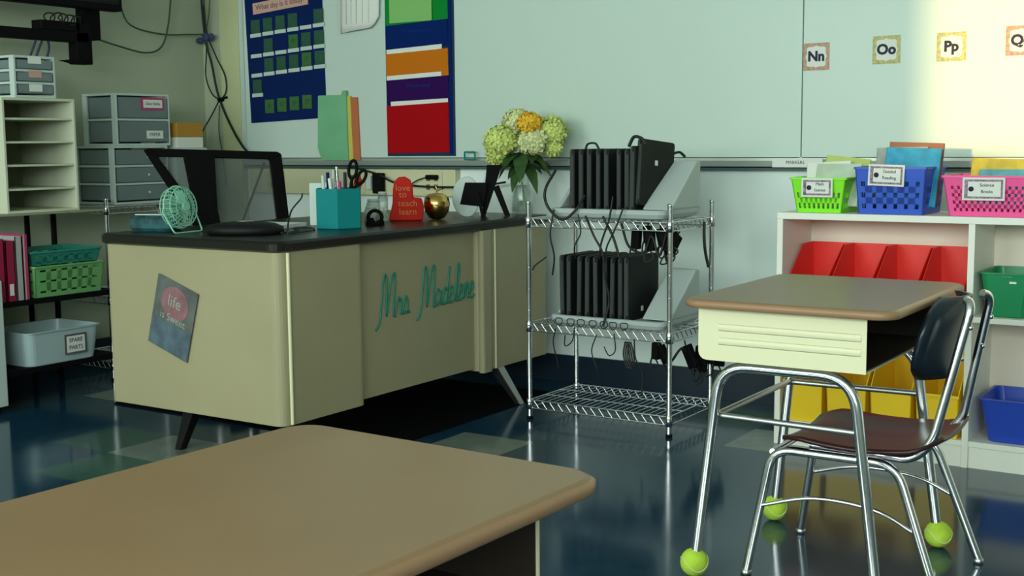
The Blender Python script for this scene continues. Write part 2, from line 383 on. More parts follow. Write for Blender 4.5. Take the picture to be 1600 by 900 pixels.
# ================================================================== TEACHER'S DESK
DX0, DX1, DY0, DY1 = -3.49, -2.645, 2.745, 4.36
dk = thing('teacher_desk', 'large beige steel desk with a black top and teal lettering on its front', 'desk', (-3.06, 3.55, 0))
tp = MB()
def rr(i, z): return [(x, y, z) for x, y in rrect(DX0+i, DX1-i, DY0+i, DY1-i, .05-i, 6)]
tp.rings([rr(.012, .700), rr(.0, .706), rr(.0, .727), rr(.008, .735)], smooth=False).build('desktop', 'black_top', dk)
# left pedestal: end towards the camera
a = MB(); a.rbox(DX0+.02, DX1-.012, DY0+.015, 3.17, .155, .700, r=.035, b=.001, n=6)
ped = a.build('pedestal', 'beige', dk)
a = MB(); a.rbox(DX0+.02, DX1-.012, 3.85, DY1-.015, .155, .700, r=.03, b=.001, n=6)
ped2 = a.build('pedestal', 'beige', dk)
# corner trims (raised vertical seams)
MB().tube([(DX1-.010, DY0+.055, .158), (DX1-.010, DY0+.055, .698)], .006, 8).build('corner_trim', 'cream', ped)
MB().rbox(DX1-.03, DX1-.002, 3.85, 3.915, .150, .699, r=.012, b=.001).build('corner_trim', 'beige', ped2)
MB().tube([(DX1-.010, 3.945, .156), (DX1-.010, 3.945, .698)], .004, 8).build('seam', 'cream', ped2)
MB().box(DX1-.055, DX1-.045, 3.16, 3.86, .165, .70).build('modesty_panel', 'beige', dk)
for x0, y0, x1, y1 in ((-3.16, 2.86, -3.21, 2.835), (-2.79, 3.00, -2.70, 2.93), (-2.69, 3.99, -2.61, 4.045)):
    a = MB(); ww = .016
    a.hexa([(x1-ww*.8, y1-ww, 0), (x1+ww*.8, y1-ww, 0), (x1+ww*.8, y1+ww, 0), (x1-ww*.8, y1+ww, 0),
            (x0-ww*1.6, y0-ww*1.4, .157), (x0+ww*1.6, y0-ww*1.4, .157), (x0+ww*1.6, y0+ww*1.4, .157), (x0-ww*1.6, y0+ww*1.4, .157)])
    a.build('leg', 'chrome_dull' if x0 > -2.75 else 'black_gloss', dk, bevel=.003)
tag(MB().rbox(-4.02, -2.60, 3.20, 4.30, .0, .004, r=.03, b=.001).build('desk_shade_sheet', 'shade_black'), 'thin black sheet added for the deep shade under the beige desk', 'mat')  # added black sheet, stands for deep shade and hides the floor reflection
# teal script lettering, drawn as pen strokes
LET = {
 'M': [[(0,-.25),(.12,.0),(.16,.9),(.22,1.0),(.28,.8),(.34,.05),(.42,.8),(.50,1.0),(.56,.9),(.58,.1),(.66,0)]],
 'r': [[(0,0),(.10,.42),(.14,.46),(.18,.36),(.26,.40),(.26,.08),(.34,0)]],
 's': [[(0,0),(.14,.46),(.24,.25),(.20,.02),(.06,.04),(.26,.06)]],
 '.': [[(0,0),(.04,.03),(.08,0)]],
 'a': [[(.26,.36),(.14,.44),(.04,.22),(.12,0),(.24,.14),(.28,.40),(.27,.08),(.38,.02)]],
 'd': [[(.26,.36),(.14,.44),(.04,.22),(.12,0),(.24,.14),(.34,1.0),(.28,.10),(.40,.02)]],
 'e': [[(0,.12),(.18,.26),(.16,.44),(.05,.36),(.06,.06),(.16,0),(.30,.08)]],
 'l': [[(0,.05),(.16,.55),(.20,.95),(.12,1.0),(.09,.5),(.12,.05),(.22,0)]],
 'n': [[(0,0),(.06,.42),(.06,.05),(.16,.42),(.24,.38),(.24,.06),(.34,.02)]],
}
ADV = {'M': .66, 'r': .34, 's': .30, '.': .22, 'a': .36, 'd': .38, 'e': .28, 'l': .22, 'n': .34, ' ': .25}
LS = .128; lt = MB(); cx = 3.262
for ch in 'Mrs. Madelene':
    if ch in LET:
        for st in LET[ch]:
            LS = .158 if ch == 'M' else .121
            base = .428 + (cx-3.24)*.03
            hh = .135 if ch != 'M' else .15
            pts = catmull([(DX1-.0435, cx + (u + v*.12)*LS, base + v*hh) for u, v in st], 5)
            lt.tube(pts, .0042, 6)
    cx += ADV[ch]*LS*.97 if ch in ADV else .03
lt.xf(Matrix.Identity(4)); lt.build('script_lettering', 'teal_ink', dk)
# tilted poster sticker on the end
pc = Vector((-3.13, DY0+.012, .468))
mt = basis(pc, (.195, 0, -.062), (.058, 0, .235))
def pq(pts, off): # parallelogram coordinates u,v in -.5..+.5
    U = Vector((.183, 0, -.060)); V = Vector((.066, 0, .230))
    return [pc + U*u + V*v + Vector((0, -off, 0)) for u, v in pts]
def plate(mb, pts, off, t=.0008):
    mb.rings([pq(pts, off), pq(pts, off+t)], smooth=False); return mb
sk = thing('sticker', 'tilted grey and pink sticker on the end of the beige desk', 'sticker', tuple(pc))
plate(MB(), [(-.5,-.5),(.5,-.5),(.5,.5),(-.5,.5)], .0035).build('sheet', 'poster_a', sk)
circ = [(.34*math.cos(2*PI*k/20), .20+.24*math.sin(2*PI*k/20)) for k in range(20)]
plate(MB(), circ, .0044).build('rose_patch', 'poster_b', sk)
plate(MB(), [(-.48,-.48),(.48,-.48),(.48,-.10),(-.48,-.10)], .0044).build('blue_patch', 'poster_c', sk)
q = MB(); q.text('life', .055, Matrix.Translation(pc+Vector((.012,-.0054,.05))) @ basis((0,0,0), (.183,0,-.060), (.06,0,.23)))
q.text('is Sweet', .036, Matrix.Translation(pc+Vector((0,-.0054,-.005))) @ basis((0,0,0), (.183,0,-.060), (.06,0,.23))); q.build('lettering', 'poster_t', sk)

# ================================================================== STUDENT DESKS
def student_desk():
    t = thing('student_desk', 'student desk with a tan top and an open cream book box on chrome legs', 'desk')
    hx, hy = .245, .315; OX_ = .016
    def rg(i, z, r=.045): return [(x, y, z) for x, y in rrect(-hx+i+OX_, hx-i+OX_, -hy+i, hy-i, r-i*.6, 7)]
    top = MB().rings([rg(.012, .651), rg(.002, .655), rg(0, .662), rg(.003, .669), rg(.009, .672)], smooth=False); top.build('desktop', 'oak', t)
    MB().rings([[(x, y, z) for x, y in rrect(-hx-.0012+i+OX_, hx+.0012-i+OX_, -hy-.0012+i, hy+.0012-i, .046, 7)] for i, z in ((.004,.6525), (0,.656), (0,.666), (.004,.6695))], smooth=True, cap=False).build('edge_band', 'oak_edge', t)
    # book box, open towards +X
    bx0, bx1, by0, by1, bz0, bz1 = -.200, .191, -.275, .275, .528, .651
    b = MB()
    prof_n = 6
    for ys, s in ((by0, -1), (by1, 1)):
        # end panel with two pressed ribs and a rounded lower front corner
        poly = [(bx0+.02, bz0), (bx1, bz0), (bx1, bz1), (bx0, bz1), (bx0, bz0+.02), (bx0+.002, bz0+.012), (bx0+.006, bz0+.006), (bx0+.012, bz0+.002)]
        b.rings([[(x, ys, z) for x, z in poly], [(x, ys - s*.003, z) for x, z in poly]], smooth=False)
    b.box(bx0, bx0+.003, by0, by1, bz0+.02, bz1)
    b.box(bx0+.02, bx1, by0, by1, bz0, bz0+.003)
    b.hexa([(bx0+.02,by0,bz0),(bx0+.02,by0,bz0+.003),(bx0+.02,by1,bz0+.003),(bx0+.02,by1,bz0),(bx0,by0,bz0+.02),(bx0+.003,by0,bz0+.021),(bx0+.003,by1,bz0+.021),(bx0,by1,bz0+.02)])
    bb = b.build('book_box', 'cream', t)
    for ys, s in ((by0, -1), (by1, 1)):
        for z in (.574, .606): MB().tube([(bx0+.05, ys, z), (bx0+.06, ys+s*.001, z), (bx1-.022, ys+s*.001, z), (bx1-.012, ys, z)], .0085, 8).xf(Matrix.Translation((0, ys, 0)) @ Matrix.Diagonal((1, .3, 1, 1)) @ Matrix.Translation((0, -ys, 0))).build('rib', 'cream', bb)
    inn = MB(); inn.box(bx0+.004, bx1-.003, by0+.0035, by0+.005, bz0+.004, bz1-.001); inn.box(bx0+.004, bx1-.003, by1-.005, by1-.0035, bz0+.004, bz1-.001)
    inn.box(bx0+.004, bx0+.006, by0+.005, by1-.005, bz0+.004, bz1-.001); inn.box(bx0+.02, bx1-.003, by0+.005, by1-.005, bz0+.0035, bz0+.006); inn.build('inner_shade', 'box_shade', bb)  # dark inner sheets put the shade of the open box into colour
    # leg frames: one bent tube each side, feet splayed a little
    for s in (-1, 1):
        y = s*.245; yf = s*.258
        MB().tube(bend([(-.212, yf, .030), (-.160, y, .513), (.155, y, .513), (.222, yf, .030)], .075, 8), .0125, 14).build('leg_frame', 'chrome', t)
    for s in (-1, 1):
        for x in (-.213, .223):
            bl = MB().ball((x, s*.258, .034), .034, 20).build('tennis_ball', 'ball', t)
            sm = MB(); sm.tube([(x + .0340*math.cos(a)*math.cos(.45*math.sin(2*a)), s*.258 + .0340*math.sin(a)*math.cos(.45*math.sin(2*a)), .034 + .034*math.sin(.45*math.sin(2*a))) for a in [2*PI*k/40 for k in range(40)]], .0011, 5, closed=True)
            sm.build('seam', 'ball_seam', bl)
    # foot rail: C shape open towards the pupil
    MB().tube(bend([(.176, -.250, .392), (-.17, -.236, .392), (-.17, .236, .392), (.176, .250, .392)], .02, 5), .0075, 12).build('stretcher', 'chrome_dull', t)
    for y in (-.225, .225): MB().box(-.17, .16, y-.02, y+.02, .5245, .528).build('mounting_plate', 'chrome_dull', t)
    return t
SD = student_desk(); SD.location = (-.985, 2.875, 0)
SD['label'] = 'whole student desk on chrome legs with tennis ball feet, beside the shelf unit'
SD2 = copy_tree(SD); SD2.location = (-.890, .853, 0); SD2.scale = (.945, 1, 1); SD2.rotation_euler.z = R(-2.2)
SD2['label'] = 'nearest student desk, only its broad tan top and a bit of book box in view'

# ------------------------------------------------------------------ school chair
ch = thing('school_chair', 'chrome school chair with a navy backrest and dark maroon seat at the student desk', 'chair', (0,0,0))
st = MB(); prof = []
def seat_pt(u, v):    # u: 0 front .. 1 back (x), v: -1..1 (y)
    wv = .175 + .010*math.sin(u*PI)
    x = -.170 + .365*u; y = v*wv
    z = .345 + .012*(abs(v)**2.2) - .016*math.sin(u*PI) - (.020*(1-u/.18)**2 if u < .18 else 0) + (.02*((u-.8)/.2)**2 if u > .8 else 0)
    # rounded plan corners
    if u < .15: y *= 1-.25*(1-u/.15)**2
    if u > .85: y *= 1-.30*((u-.85)/.15)**2
    return Vector((x, y, z))
nu, nv = 18, 14
grid = [[seat_pt(i/nu, -1+2*j/nv) for j in range(nv+1)] for i in range(nu+1)]
def shell(mb, grid, off):
    nu = len(grid)-1; nv = len(grid[0])-1; b = len(mb.v); n1 = nv+1
    for row in grid:
        for p in row: mb.v.append(p.copy())
    c = len(mb.v)
    for row in grid:
        for p in row: mb.v.append(p+Vector(off))
    for i in range(nu):
        for j in range(nv):
            k = i*n1+j
            mb.face((b+k, b+k+1, b+k+n1+1, b+k+n1), True); mb.face((c+k+n1, c+k+n1+1, c+k+1, c+k), True)
    bd = [(0, j) for j in range(nv)] + [(i, nv) for i in range(nu)] + [(nu, j) for j in range(nv, 0, -1)] + [(i, 0) for i in range(nu, 0, -1)]
    for q in range(len(bd)):
        a = bd[q][0]*n1+bd[q][1]; e = bd[(q+1) % len(bd)]; a2 = e[0]*n1+e[1]
        mb.face((b+a2, b+a, c+a, c+a2), True)
    return mb
shell(MB(), grid, (0,0,-.010)).build('seat', 'maroon', ch)
def back_pt(u, v):   # u -1..1 across y, v 0..1 up
    hw = .168*max(.42, (1-abs(2*v-1)**3.0)**.5)
    z = .488 + .192*v
    x = .176 + .045*v - .045*(abs(u)**2)
    return Vector((x, u*hw, z))
grid = [[back_pt(-1+2*j/14, i/12) for j in range(15)] for i in range(13)]
bk = shell(MB(), grid, (-.012,0,0)).build('backrest', 'navy', ch)
# side frames
for s in (-1, 1):
    y = s*.155; yf = s*.185
    fr = MB(); fr.tube(bend([(-.235, yf, .008), (-.185, y, .308), (.105, y, .308), (.215, yf, .008)], .05, 7), .0105, 12); fr.build('leg_frame', 'chrome', ch)
    for x in (-.235, .215): MB().lathe([(.010, 0), (.013, .002), (.013, .010), (.010, .014)], (x, yf, 0), 12).build('glide', 'chrome_dull', ch)
    yb = s*.135
    up = MB(); up.tube(bend([(-.10, yb, .326), (.135, yb, .318), (.178, yb, .365), (.238, yb-s*.040, .655), (.236, yb-s*.048, .672), (.226, yb-s*.062, .676)], .04, 7), .0105, 12); up.build('back_upright', 'chrome', ch)
    MB().tube(catmull([(-.212, s*.174, .17), (-.08, s*.165, .205), (.06, s*.167, .200), (.150, s*.172, .165)], 8), .0045, 8).build('side_brace', 'chrome', ch)
MB().tube([(-.185, -.155, .300), (-.185, .155, .300)], .008, 10).build('cross_brace', 'chrome', ch)
for sy in (-.10, .10):
    for z in (.55, .62): MB().ball((.213+ (z-.5)*.24, sy, z), .006, 8).build('rivet', 'chrome', ch)
ch.location = (-.862, 2.875, 0)

# ================================================================== WHITE SHELF UNIT
UX0, UX1, UX2, UY0, UY1, UT = -1.518, -.890, .20, 3.95, 4.24, .790
su = thing('cubby_shelf', 'long low white cubby shelf unit with coloured plastic bins against the back wall', 'shelf unit', (-.7, 4.1, 0))
MB().box(UX0, UX2, UY0, UY1, .768, UT).build('top_board', 'white', su, bevel=.002)
for x in (UX0, UX1-.010, -.27, UX2-.02): MB().box(x, x+.020, UY0+.002, UY1-.004, .0, .768).build('upright', 'white', su, bevel=.0015)
for x0, x1 in ((UX0+.020, UX1-.010), (UX1+.010, -.27), (-.25, UX2-.02)):
    MB().box(x0, x1, UY0+.004, UY1-.006, .462, .480).build('shelf_board', 'white', su, bevel=.0015)
    MB().box(x0, x1, UY0+.004, UY1-.006, .068, .086).build('shelf_board', 'white', su, bevel=.0015)
    MB().box(x0, x1, UY0+.012, UY0+.026, .0, .068).build('kick_plate', 'white', su)
MB().box(UX0+.02, UX2-.02, UY1-.006, UY1, .0, .768).build('back_panel', 'white_pink', su)

def hopper_bin(name, label, cat, x0, x1, y0, y1, z0, z1, m, group, tilt_front=.55, taper=.008, rim=.006):
    """open-fronted storage bin: tall back, side walls sloping down to a low front"""
    t = thing(name, label, cat, ((x0+x1)/2, (y0+y1)/2, z0), group)
    th = .003; h = z1-z0; zf = z0+h*tilt_front; ym = y0+(y1-y0)*.45
    b = MB()
    b.box(x0+taper, x1-taper, y0+.01, y1, z0, z0+th)
    def side(xb, xt, sgn):
        P = [(y0+.01, z0, xb), (y1, z0, xb), (y1, z1, xt), (ym+.04, z1, xt), (y0, zf, xb+(xt-xb)*tilt_front)]
        r0 = [(x, y, z) for y, z, x in P]; r1 = [(x+sgn*th, y, z) for y, z, x in P]
        b.rings([r0, r1], smooth=False)
    side(x0+taper, x0, 1); side(x1-taper, x1, -1)
    b.hexa([(x0+taper,y1-th,z0),(x1-taper,y1-th,z0),(x1-taper,y1,z0),(x0+taper,y1,z0),(x0,y1-th,z1),(x1,y1-th,z1),(x1,y1,z1),(x0,y1,z1)])
    f = taper*(1-tilt_front)
    b.hexa([(x0+taper,y0+.01,z0),(x1-taper,y0+.01,z0),(x1-taper,y0+.01+th,z0),(x0+taper,y0+.01+th,z0),(x0+f,y0,zf),(x1-f,y0,zf),(x1-f,y0+th,zf),(x0+f,y0+th,zf)])
    b.build('bin_body', m, t)
    r = MB(); r.box(x0+f-.002, x1-f+.002, y0-rim, y0+.001, zf-.008, zf+.002); r.build('front_lip', m, t, bevel=.001)
    return t
# four red bins on the upper shelf of the left bay
rw = (UX1-.010-(UX0+.020)-.012)/4
names = ['first red hopper bin from the left in the white shelf unit', 'second red hopper bin from the left in the white shelf unit', 'third red hopper bin from the left in the white shelf unit', 'rightmost red hopper bin, next to the shelf divider']
for k in range(4):
    x0 = UX0+.026+k*rw
    hopper_bin('storage_bin', names[k], 'bin', x0+.002, x0+rw-.002, 3.975, 4.225, .4805, .675, 'red', 'red bins on the upper shelf', .45)
# yellow bins below, stacked nearly full height
names = ['leftmost yellow hopper bin on the bottom shelf', 'yellow hopper bin on the bottom shelf, second from the left', 'yellow hopper bin on the bottom shelf, third from the left', 'rightmost yellow hopper bin on the bottom shelf beside the divider']
for k in range(4):
    x0 = UX0+.026+k*rw
    hopper_bin('storage_bin', names[k], 'bin', x0+.002, x0+rw-.002, 3.955, 4.225, .0865, .40, 'yellow', 'yellow bins on the bottom shelf', .44)
def tub(name, label, cat, cx, cy, z0, wt, dt, wb, db, h, m, rim=.012, group=None, rz=0, r=.02, th=.003):
    """tapered open tub with rolled rim"""
    t = thing(name, label, cat, (0,0,z0), group)
    def rg(wx, dy, z, rad): return [(x, y, z0+z) for x, y in rrect(-wx/2, wx/2, -dy/2, dy/2, rad, 5)]
    b = MB()
    b.rings([rg(wb-.006, db-.006, 0, r), rg(wb, db, .003, r), rg(wt, dt, h, r), rg(wt+rim, dt+rim, h, r), rg(wt+rim, dt+rim, h+.004, r), rg(wt-2*th, dt-2*th, h+.004, r), rg(wb-2*th, db-2*th, th+.002, r)], smooth=False)
    b.build('tub_body', m, t)
    t.location = (cx, cy, z0); t.rotation_euler.z = rz
    return t
gb = tub('storage_tub', 'dark green plastic tub in the upper right opening of the white shelf unit', 'bin', -.790, 4.085, .4805, .150, .235, .112, .20, .135, 'green')
o = MB().box(-.012, .022, -.121, -.116, .575+.03, .612).build('handle_slot', 'green', gb); 
q = MB(); q.v = []; q.box(.012, .032, -.1178, -.1165, .588+.0, .594); q.build('sticker', 'paper', gb)
tub('storage_tub', 'royal blue plastic tub on the bottom shelf right of the divider', 'bin', -.765, 4.085, .0865, .175, .24, .13, .20, .135, 'blue')

# ------------------------------------------------------------------ baskets on top of the shelf unit
def lattice_basket(name, label, cx, cy, z0, wt, dt, wb, db, h, m, nu, nv, group=None, rz=0, gu=.8, gv=.8, mt=.3, mb=.12, ns=None):
    t = thing(name, label, 'basket', (0,0,z0), group)
    b = MB(); th = .0035; z1 = z0+h; ns = ns or nu
    a0 = (-wb/2,-db/2,z0); a1 = (wb/2,-db/2,z0); a2 = (wb/2,db/2,z0); a3 = (-wb/2,db/2,z0)
    c0 = (-wt/2,-dt/2,z1); c1 = (wt/2,-dt/2,z1); c2 = (wt/2,dt/2,z1); c3 = (-wt/2,dt/2,z1)
    b.panel(a0,a1,c1,c0,(0,th,0),nu,nv,gu,gv,.07,mb,mt); b.panel(a1,a2,c2,c1,(-th,0,0),ns,nv,gu,gv,.07,mb,mt)
    b.panel(a2,a3,c3,c2,(0,-th,0),nu,nv,gu,gv,.07,mb,mt); b.panel(a3,a0,c0,c3,(th,0,0),ns,nv,gu,gv,.07,mb,mt)
    b.box(-wb/2,wb/2,-db/2,db/2,z0,z0+th)
    b.build('basket_body', m, t)
    r = MB()
    def rg(o, z): return [(x, y, z) for x, y in rrect(-wt/2-o, wt/2+o, -dt/2-o, dt/2+o, .008, 3)]
    r.rings([rg(-.003, z1-.006), rg(.005, z1-.006), rg(.005, z1+.001), rg(-.003, z1+.001), rg(-.003, z1-.006)], smooth=False, cap=False); r.build('rim', m, t)
    t.location = (cx, cy, z0); t.rotation_euler.z = rz
    return t
def tag_card(parent, cx, y, cz, w_, h_, lines, dot=True, rot=0):
    mtx = Matrix.Translation((cx, y, cz)) @ Matrix.Rotation(rot, 4, 'Y')
    b = MB(); b.box(-w_/2, w_/2, -.001, 0, -h_/2, h_/2); b.xf(mtx); c = b.build('tag_card', 'paper', parent)
    b = MB(); e = .006; f = .012
    b.box(-w_/2+e, w_/2-e, -.0018, -.001, -h_/2+e, -h_/2+f); b.box(-w_/2+e, w_/2-e, -.0018, -.001, h_/2-f, h_/2-e)
    b.box(-w_/2+e, -w_/2+f+.004, -.0018, -.001, -h_/2+f, h_/2-f); b.box(w_/2-f, w_/2-e, -.0018, -.001, -h_/2+f, h_/2-f); b.xf(mtx); b.build('patterned_border', 'tag', c)
    b = MB()
    for k, tx in enumerate(lines): b.text(tx, .014, mtx @ facing_room(.010, -.0022, .012-.020*k))
    if dot: b.lathe([(.0,0),(.008,0),(.008,-.001),(0,-.001)], tuple(mtx @ Vector((-w_/2+.026, -.0015, 0))), 12, 'y')
    b.build('lettering', 'ink', c)
TZ = UT+.0005
lb = lattice_basket('book_basket', 'lime green basket with tag, at the left end of the shelf top', -1.385, 4.075, TZ, .185, .22, .150, .19, .115, 'lime', 9, 2, gu=1.1, gv=1.0, mt=.42)
tag_card(lb, .0, -.1180, TZ+.083, .105, .062, ['Math', 'Games'])
bb = lattice_basket('book_basket', 'royal blue basket with tag, between the lime and pink baskets', -1.150, 4.085, TZ, .225, .24, .205, .21, .150, 'cobalt', 6, 3, gu=1.8, gv=1.3, mt=.30)
tag_card(bb, -.010, -.1245, TZ+.125, .115, .068, ['Guided', 'Reading'], rot=R(2))
pb = lattice_basket('book_basket', 'hot pink basket with tag, at the right end of the shelf top', -.845, 4.09, TZ, .285, .24, .245, .21, .125, 'pink', 13, 4, gu=1.3, gv=1.2, mt=.25)
tag_card(pb, -.018, -.1245, TZ+.085, .125, .070, ['Science', 'Books'])
def book(name, label, c, size, m, rot=(0,0,0), group=None, pages='paper'):
    t = thing(name, label, 'book', (0,0,0), group)
    w_, h_, th = size  # x width, z height, y thickness
    MB().box(-w_/2, w_/2, -th/2, -th/2+.0012, 0, h_).box(-w_/2, w_/2, th/2-.0012, th/2, 0, h_).box(-w_/2, -w_/2+.0012, -th/2, th/2, 0, h_).build('cover', m, t)
    MB().box(-w_/2+.0012, w_/2-.003, -th/2+.0012, th/2-.0012, .002, h_-.003).build('pages', pages, t)
    t.location = c; t.rotation_euler = rot
    return t
book('picture_book', 'pale green book leaning left in the lime basket', (-1.350, 4.035, TZ+.02), (.150, .145, .010), 'bk_pale', (R(-18), 0, 0))
book('picture_book', 'lime-edged book sticking up at the back of the lime basket', (-1.350, 4.09, TZ+.035), (.150, .150, .008), 'bk_lime', (R(-14), R(6), 0))
book('picture_book', 'white paper booklet in the middle of the lime basket', (-1.385, 4.055, TZ+.025), (.150, .145, .007), 'paper', (R(-16), R(-3), 0))
book('picture_book', 'bright blue picture book at the front of the blue basket', (-1.115, 4.045, TZ+.025), (.175, .190, .010), 'bk_blue', (R(-14), R(2), 0))
book('picture_book', 'orange-brown book behind the bright blue one', (-1.120, 4.105, TZ+.032), (.175, .198, .010), 'bk_orange', (R(-10), R(2), 0))
book('picture_book', 'grey book in the blue basket between the blue and orange books', (-1.150, 4.075, TZ+.028), (.165, .188, .010), 'bk_grey', (R(-12), R(-1), 0))
book('picture_book', 'dark book at the back left of the blue basket', (-1.145, 4.135, TZ+.03), (.170, .165, .012), 'bk_dark', (R(-6), R(-4), 0))
book('picture_book', 'yellow picture book in the pink basket', (-.815, 4.06, TZ+.03), (.235, .150, .010), 'bk_yellow', (R(-16), R(1.5), 0))
book('picture_book', 'teal-grey picture book at the front of the pink basket', (-.800, 4.02, TZ+.022), (.190, .125, .010), 'bk_teal', (R(-16), 0, 0))
book('picture_book', 'dark-edged book at the back of the pink basket', (-.800, 4.105, TZ+.028), (.215, .145, .010), 'bk_orange', (R(-12), R(-1), 0))

# ------------------------------------------------------------------ letter cards on the board
for (txt, cx, cz, m, lab, rz) in (('Nn', -1.597, 1.337, 'card_pink', 'square Nn alphabet card on the board, leftmost', 0), ('Oo', -1.337, 1.350, 'card_yellow', 'square Oo alphabet card on the board, half in sunlight', 0),
                     ('Pp', -1.110, 1.350, 'card_yellow', 'square Pp alphabet card washed out by sunlight', 0), ('Qq', -.880, 1.360, 'card_pink', 'square Qq alphabet card at the right edge in full sun', 0)):
    t = thing('alphabet_card', lab, 'card', (cx, YB-.022, cz), 'alphabet cards on the board')
    y = YB-.0225; s = .050
    MB().box(cx-s, cx+s, y-.001, y, cz-s, cz+s).build('card_border', m, t)
    poly = []
    for k in range(64):
        a = 2*PI*k/64; r = (.040 + .0022*math.cos(8*a)); q_ = 4
        rr_ = r/((abs(math.cos(a))**q_+abs(math.sin(a))**q_)**(1/q_))*.95
        poly.append((cz+rr_*math.sin(a), cx+rr_*math.cos(a)))
    MB().prism(poly, 'y', y-.0018, y-.001).build('card_face', 'paper', t)
    q = MB(); q.text(txt, .050, facing_room(cx, y-.0022, cz), bold=.0022); q.build('lettering', 'ink', t)

# ================================================================== LAPTOP RACK
def wire_rack(name, label, x0, x1, y0, y1, h, shelves, m='chrome'):
    t = thing(name, label, 'rack', ((x0+x1)/2, (y0+y1)/2, 0))
    for x in (x0, x1):
        for y in (y0, y1):
            p = MB().tube([(x, y, .012), (x, y, h)], .0095, 12).build('post', m, t)
            MB().lathe([(.0095, h-.006), (.0105, h-.004), (.0105, h+.002), (.004, h+.005)], (x, y, 0), 12).build('cap', m, p)
            g = MB()
            for k in range(9): g.lathe([(.0095, 0), (.0101, .001), (.0095, .002)], (x, y, .09+k*.08), 10)
            g.build('groove_rings', m, p)
            MB().lathe([(.007, 0), (.0125, .002), (.0125, .010), (.007, .014)], (x, y, 0), 12).build('foot', 'black', p)
    for z in shelves:
        s = MB(); i = .012
        for (a, b) in (((x0+i, y0), (x1-i, y0)), ((x0+i, y1), (x1-i, y1)), ((x0, y0+i), (x0, y1-i)), ((x1, y0+i), (x1, y1-i))):
            for dz in (0, -.030):
                s.tube([(a[0], a[1], z+dz), (b[0], b[1], z+dz)], .003, 6)
            L = math.dist(a, b); n = max(3, int(L/.033))
            for k in range(n):   # zigzag truss
                p = [a[q]+(b[q]-a[q])*(k+.15)/n for q in (0, 1)]; r_ = [a[q]+(b[q]-a[q])*(k+.85)/n for q in (0, 1)]
                s.tube([(p[0], p[1], z), (r_[0], r_[1], z-.030)], .0022, 5)
        so = s.build('wire_shelf', m, t)
        g = MB(); n = int((x1-x0)/.025)
        for k in range(1, n): xx = x0+(x1-x0)*k/n; g.tube([(xx, y0, z+.003), (xx, y1, z+.003)], .0017, 5)
        for yy in (y0+(y1-y0)*.33, y0+(y1-y0)*.66): g.tube([(x0, yy, z), (x1, yy, z)], .003, 6)
        g.build('deck_wires', m, so)
        for x in (x0, x1):
            for y in (y0, y1): MB().lathe([(.0105, -.034), (.014, -.032), (.012, .004), (.0105, .006)], (x, y, z), 12).build('collar', m, so)
    return t
RX0, RX1, RY0, RY1 = -2.435, -1.860, 3.842, 4.190
wire_rack('wire_rack', 'chrome wire rack holding two trays of laptops beside the beige desk', RX0, RX1, RY0, RY1, .812, (.752, .365, .072))
def tray(label, z, x0, x1, y0, y1, hb):
    t = thing('laptop_tray', label, 'tray', ((x0+x1)/2, (y0+y1)/2, z))
    b = MB()
    def rg(i, zz): return [(x, y, z+zz) for x, y in rrect(x0+i, x1-i, y0+i, y1-i, .03-i*.4, 5)]
    b.rings([rg(.032, 0), rg(.012, .006), rg(.002, .020), rg(0, .034), rg(.010, .036), rg(.016, .028), rg(.030, .024)], smooth=False)
    b.build('tray_base', 'tray', t)
    for (xa, xb) in ((x1-.112, x1-.002), (x0+.002, x0+.020)):
        w_ = MB(); poly = [(y0+.055, z+.034), (y1-.01, z+.034), (y1-.01, z+hb), (y1-.045, z+hb)]
        w_.prism(poly, 'x', xa, xb); w_.build('side_wall', 'tray', t, bevel=.006)
    MB().box(x0+.02, x1-.02, y1-.022, y1-.010, z+.034, z+hb*.6).build('rear_wall', 'tray', t, bevel=.004)
    n = 10; d = MB()
    return t
tray('pale grey plastic tray of laptops on the top shelf of the wire rack', .7580, -2.335, -1.872, 3.815, 4.13, .200)
tray('pale grey plastic tray of laptops on the middle shelf of the wire rack', .3710, -2.335, -1.872, 3.815, 4.13, .195)
def laptop(label, x, z, y0, y1, h, th, rz, lean, face, group, dip=0):
    t = thing('laptop', label, 'laptop', (0, 0, 0), group)
    d = y1-y0
    def slab(xa, xb):
        b = MB(); poly = rrect(0, d, 0, h, .012, 4); b.rings([[(xa, u, v) for u, v in poly], [(xb, u, v) for u, v in poly]], smooth=False); return b
    slab(-th/2, -.0008).build('base', 'laptop_edge', t, bevel=.0015); slab(.0008, th/2).build('lid', 'laptop', t, bevel=.0015)
    MB().box(-th/2+.003, th/2-.003, -.0015, .004, .02, h-.02).build('hinge_edge', 'laptop_edge', t)
    if face:
        MB().box(th/2-.0002, th/2+.0006, d*.40, d*.40+.018, h*face, h*face+.018).build('asset_sticker', 'paper', t)
    t.location = (x, y0, z); t.rotation_euler = (R(dip), R(lean), R(rz))
    return t
NUM = ['first', 'second', 'third', 'fourth', 'fifth', 'sixth', 'seventh', 'eighth', 'ninth', 'tenth']
xs = [-2.262, -2.226, -2.192, -2.155, -2.122, -2.072, -2.040]
for k, x in enumerate(xs):
    laptop('black laptop standing on edge in the top tray, %s from the left' % NUM[k], x, .7825, 3.865, 4.10, .222, .020 if k not in (3, 5) else .018, 0, 0, 0, 'laptops standing in the top tray')
laptop('black laptop at the right end of the top tray, leaning and showing its lid', -1.996, .809, 3.858, 4.070, .232, .022, -6, 0, .62, 'laptops standing in the top tray', -5)
laptop('black laptop in the top tray, second from its right end', -2.013, .7825, 3.850, 4.095, .232, .020, -1, 1.0, 0, 'laptops standing in the top tray')
xs = [-2.305, -2.278, -2.236, -2.202, -2.166, -2.128, -2.100, -2.066]
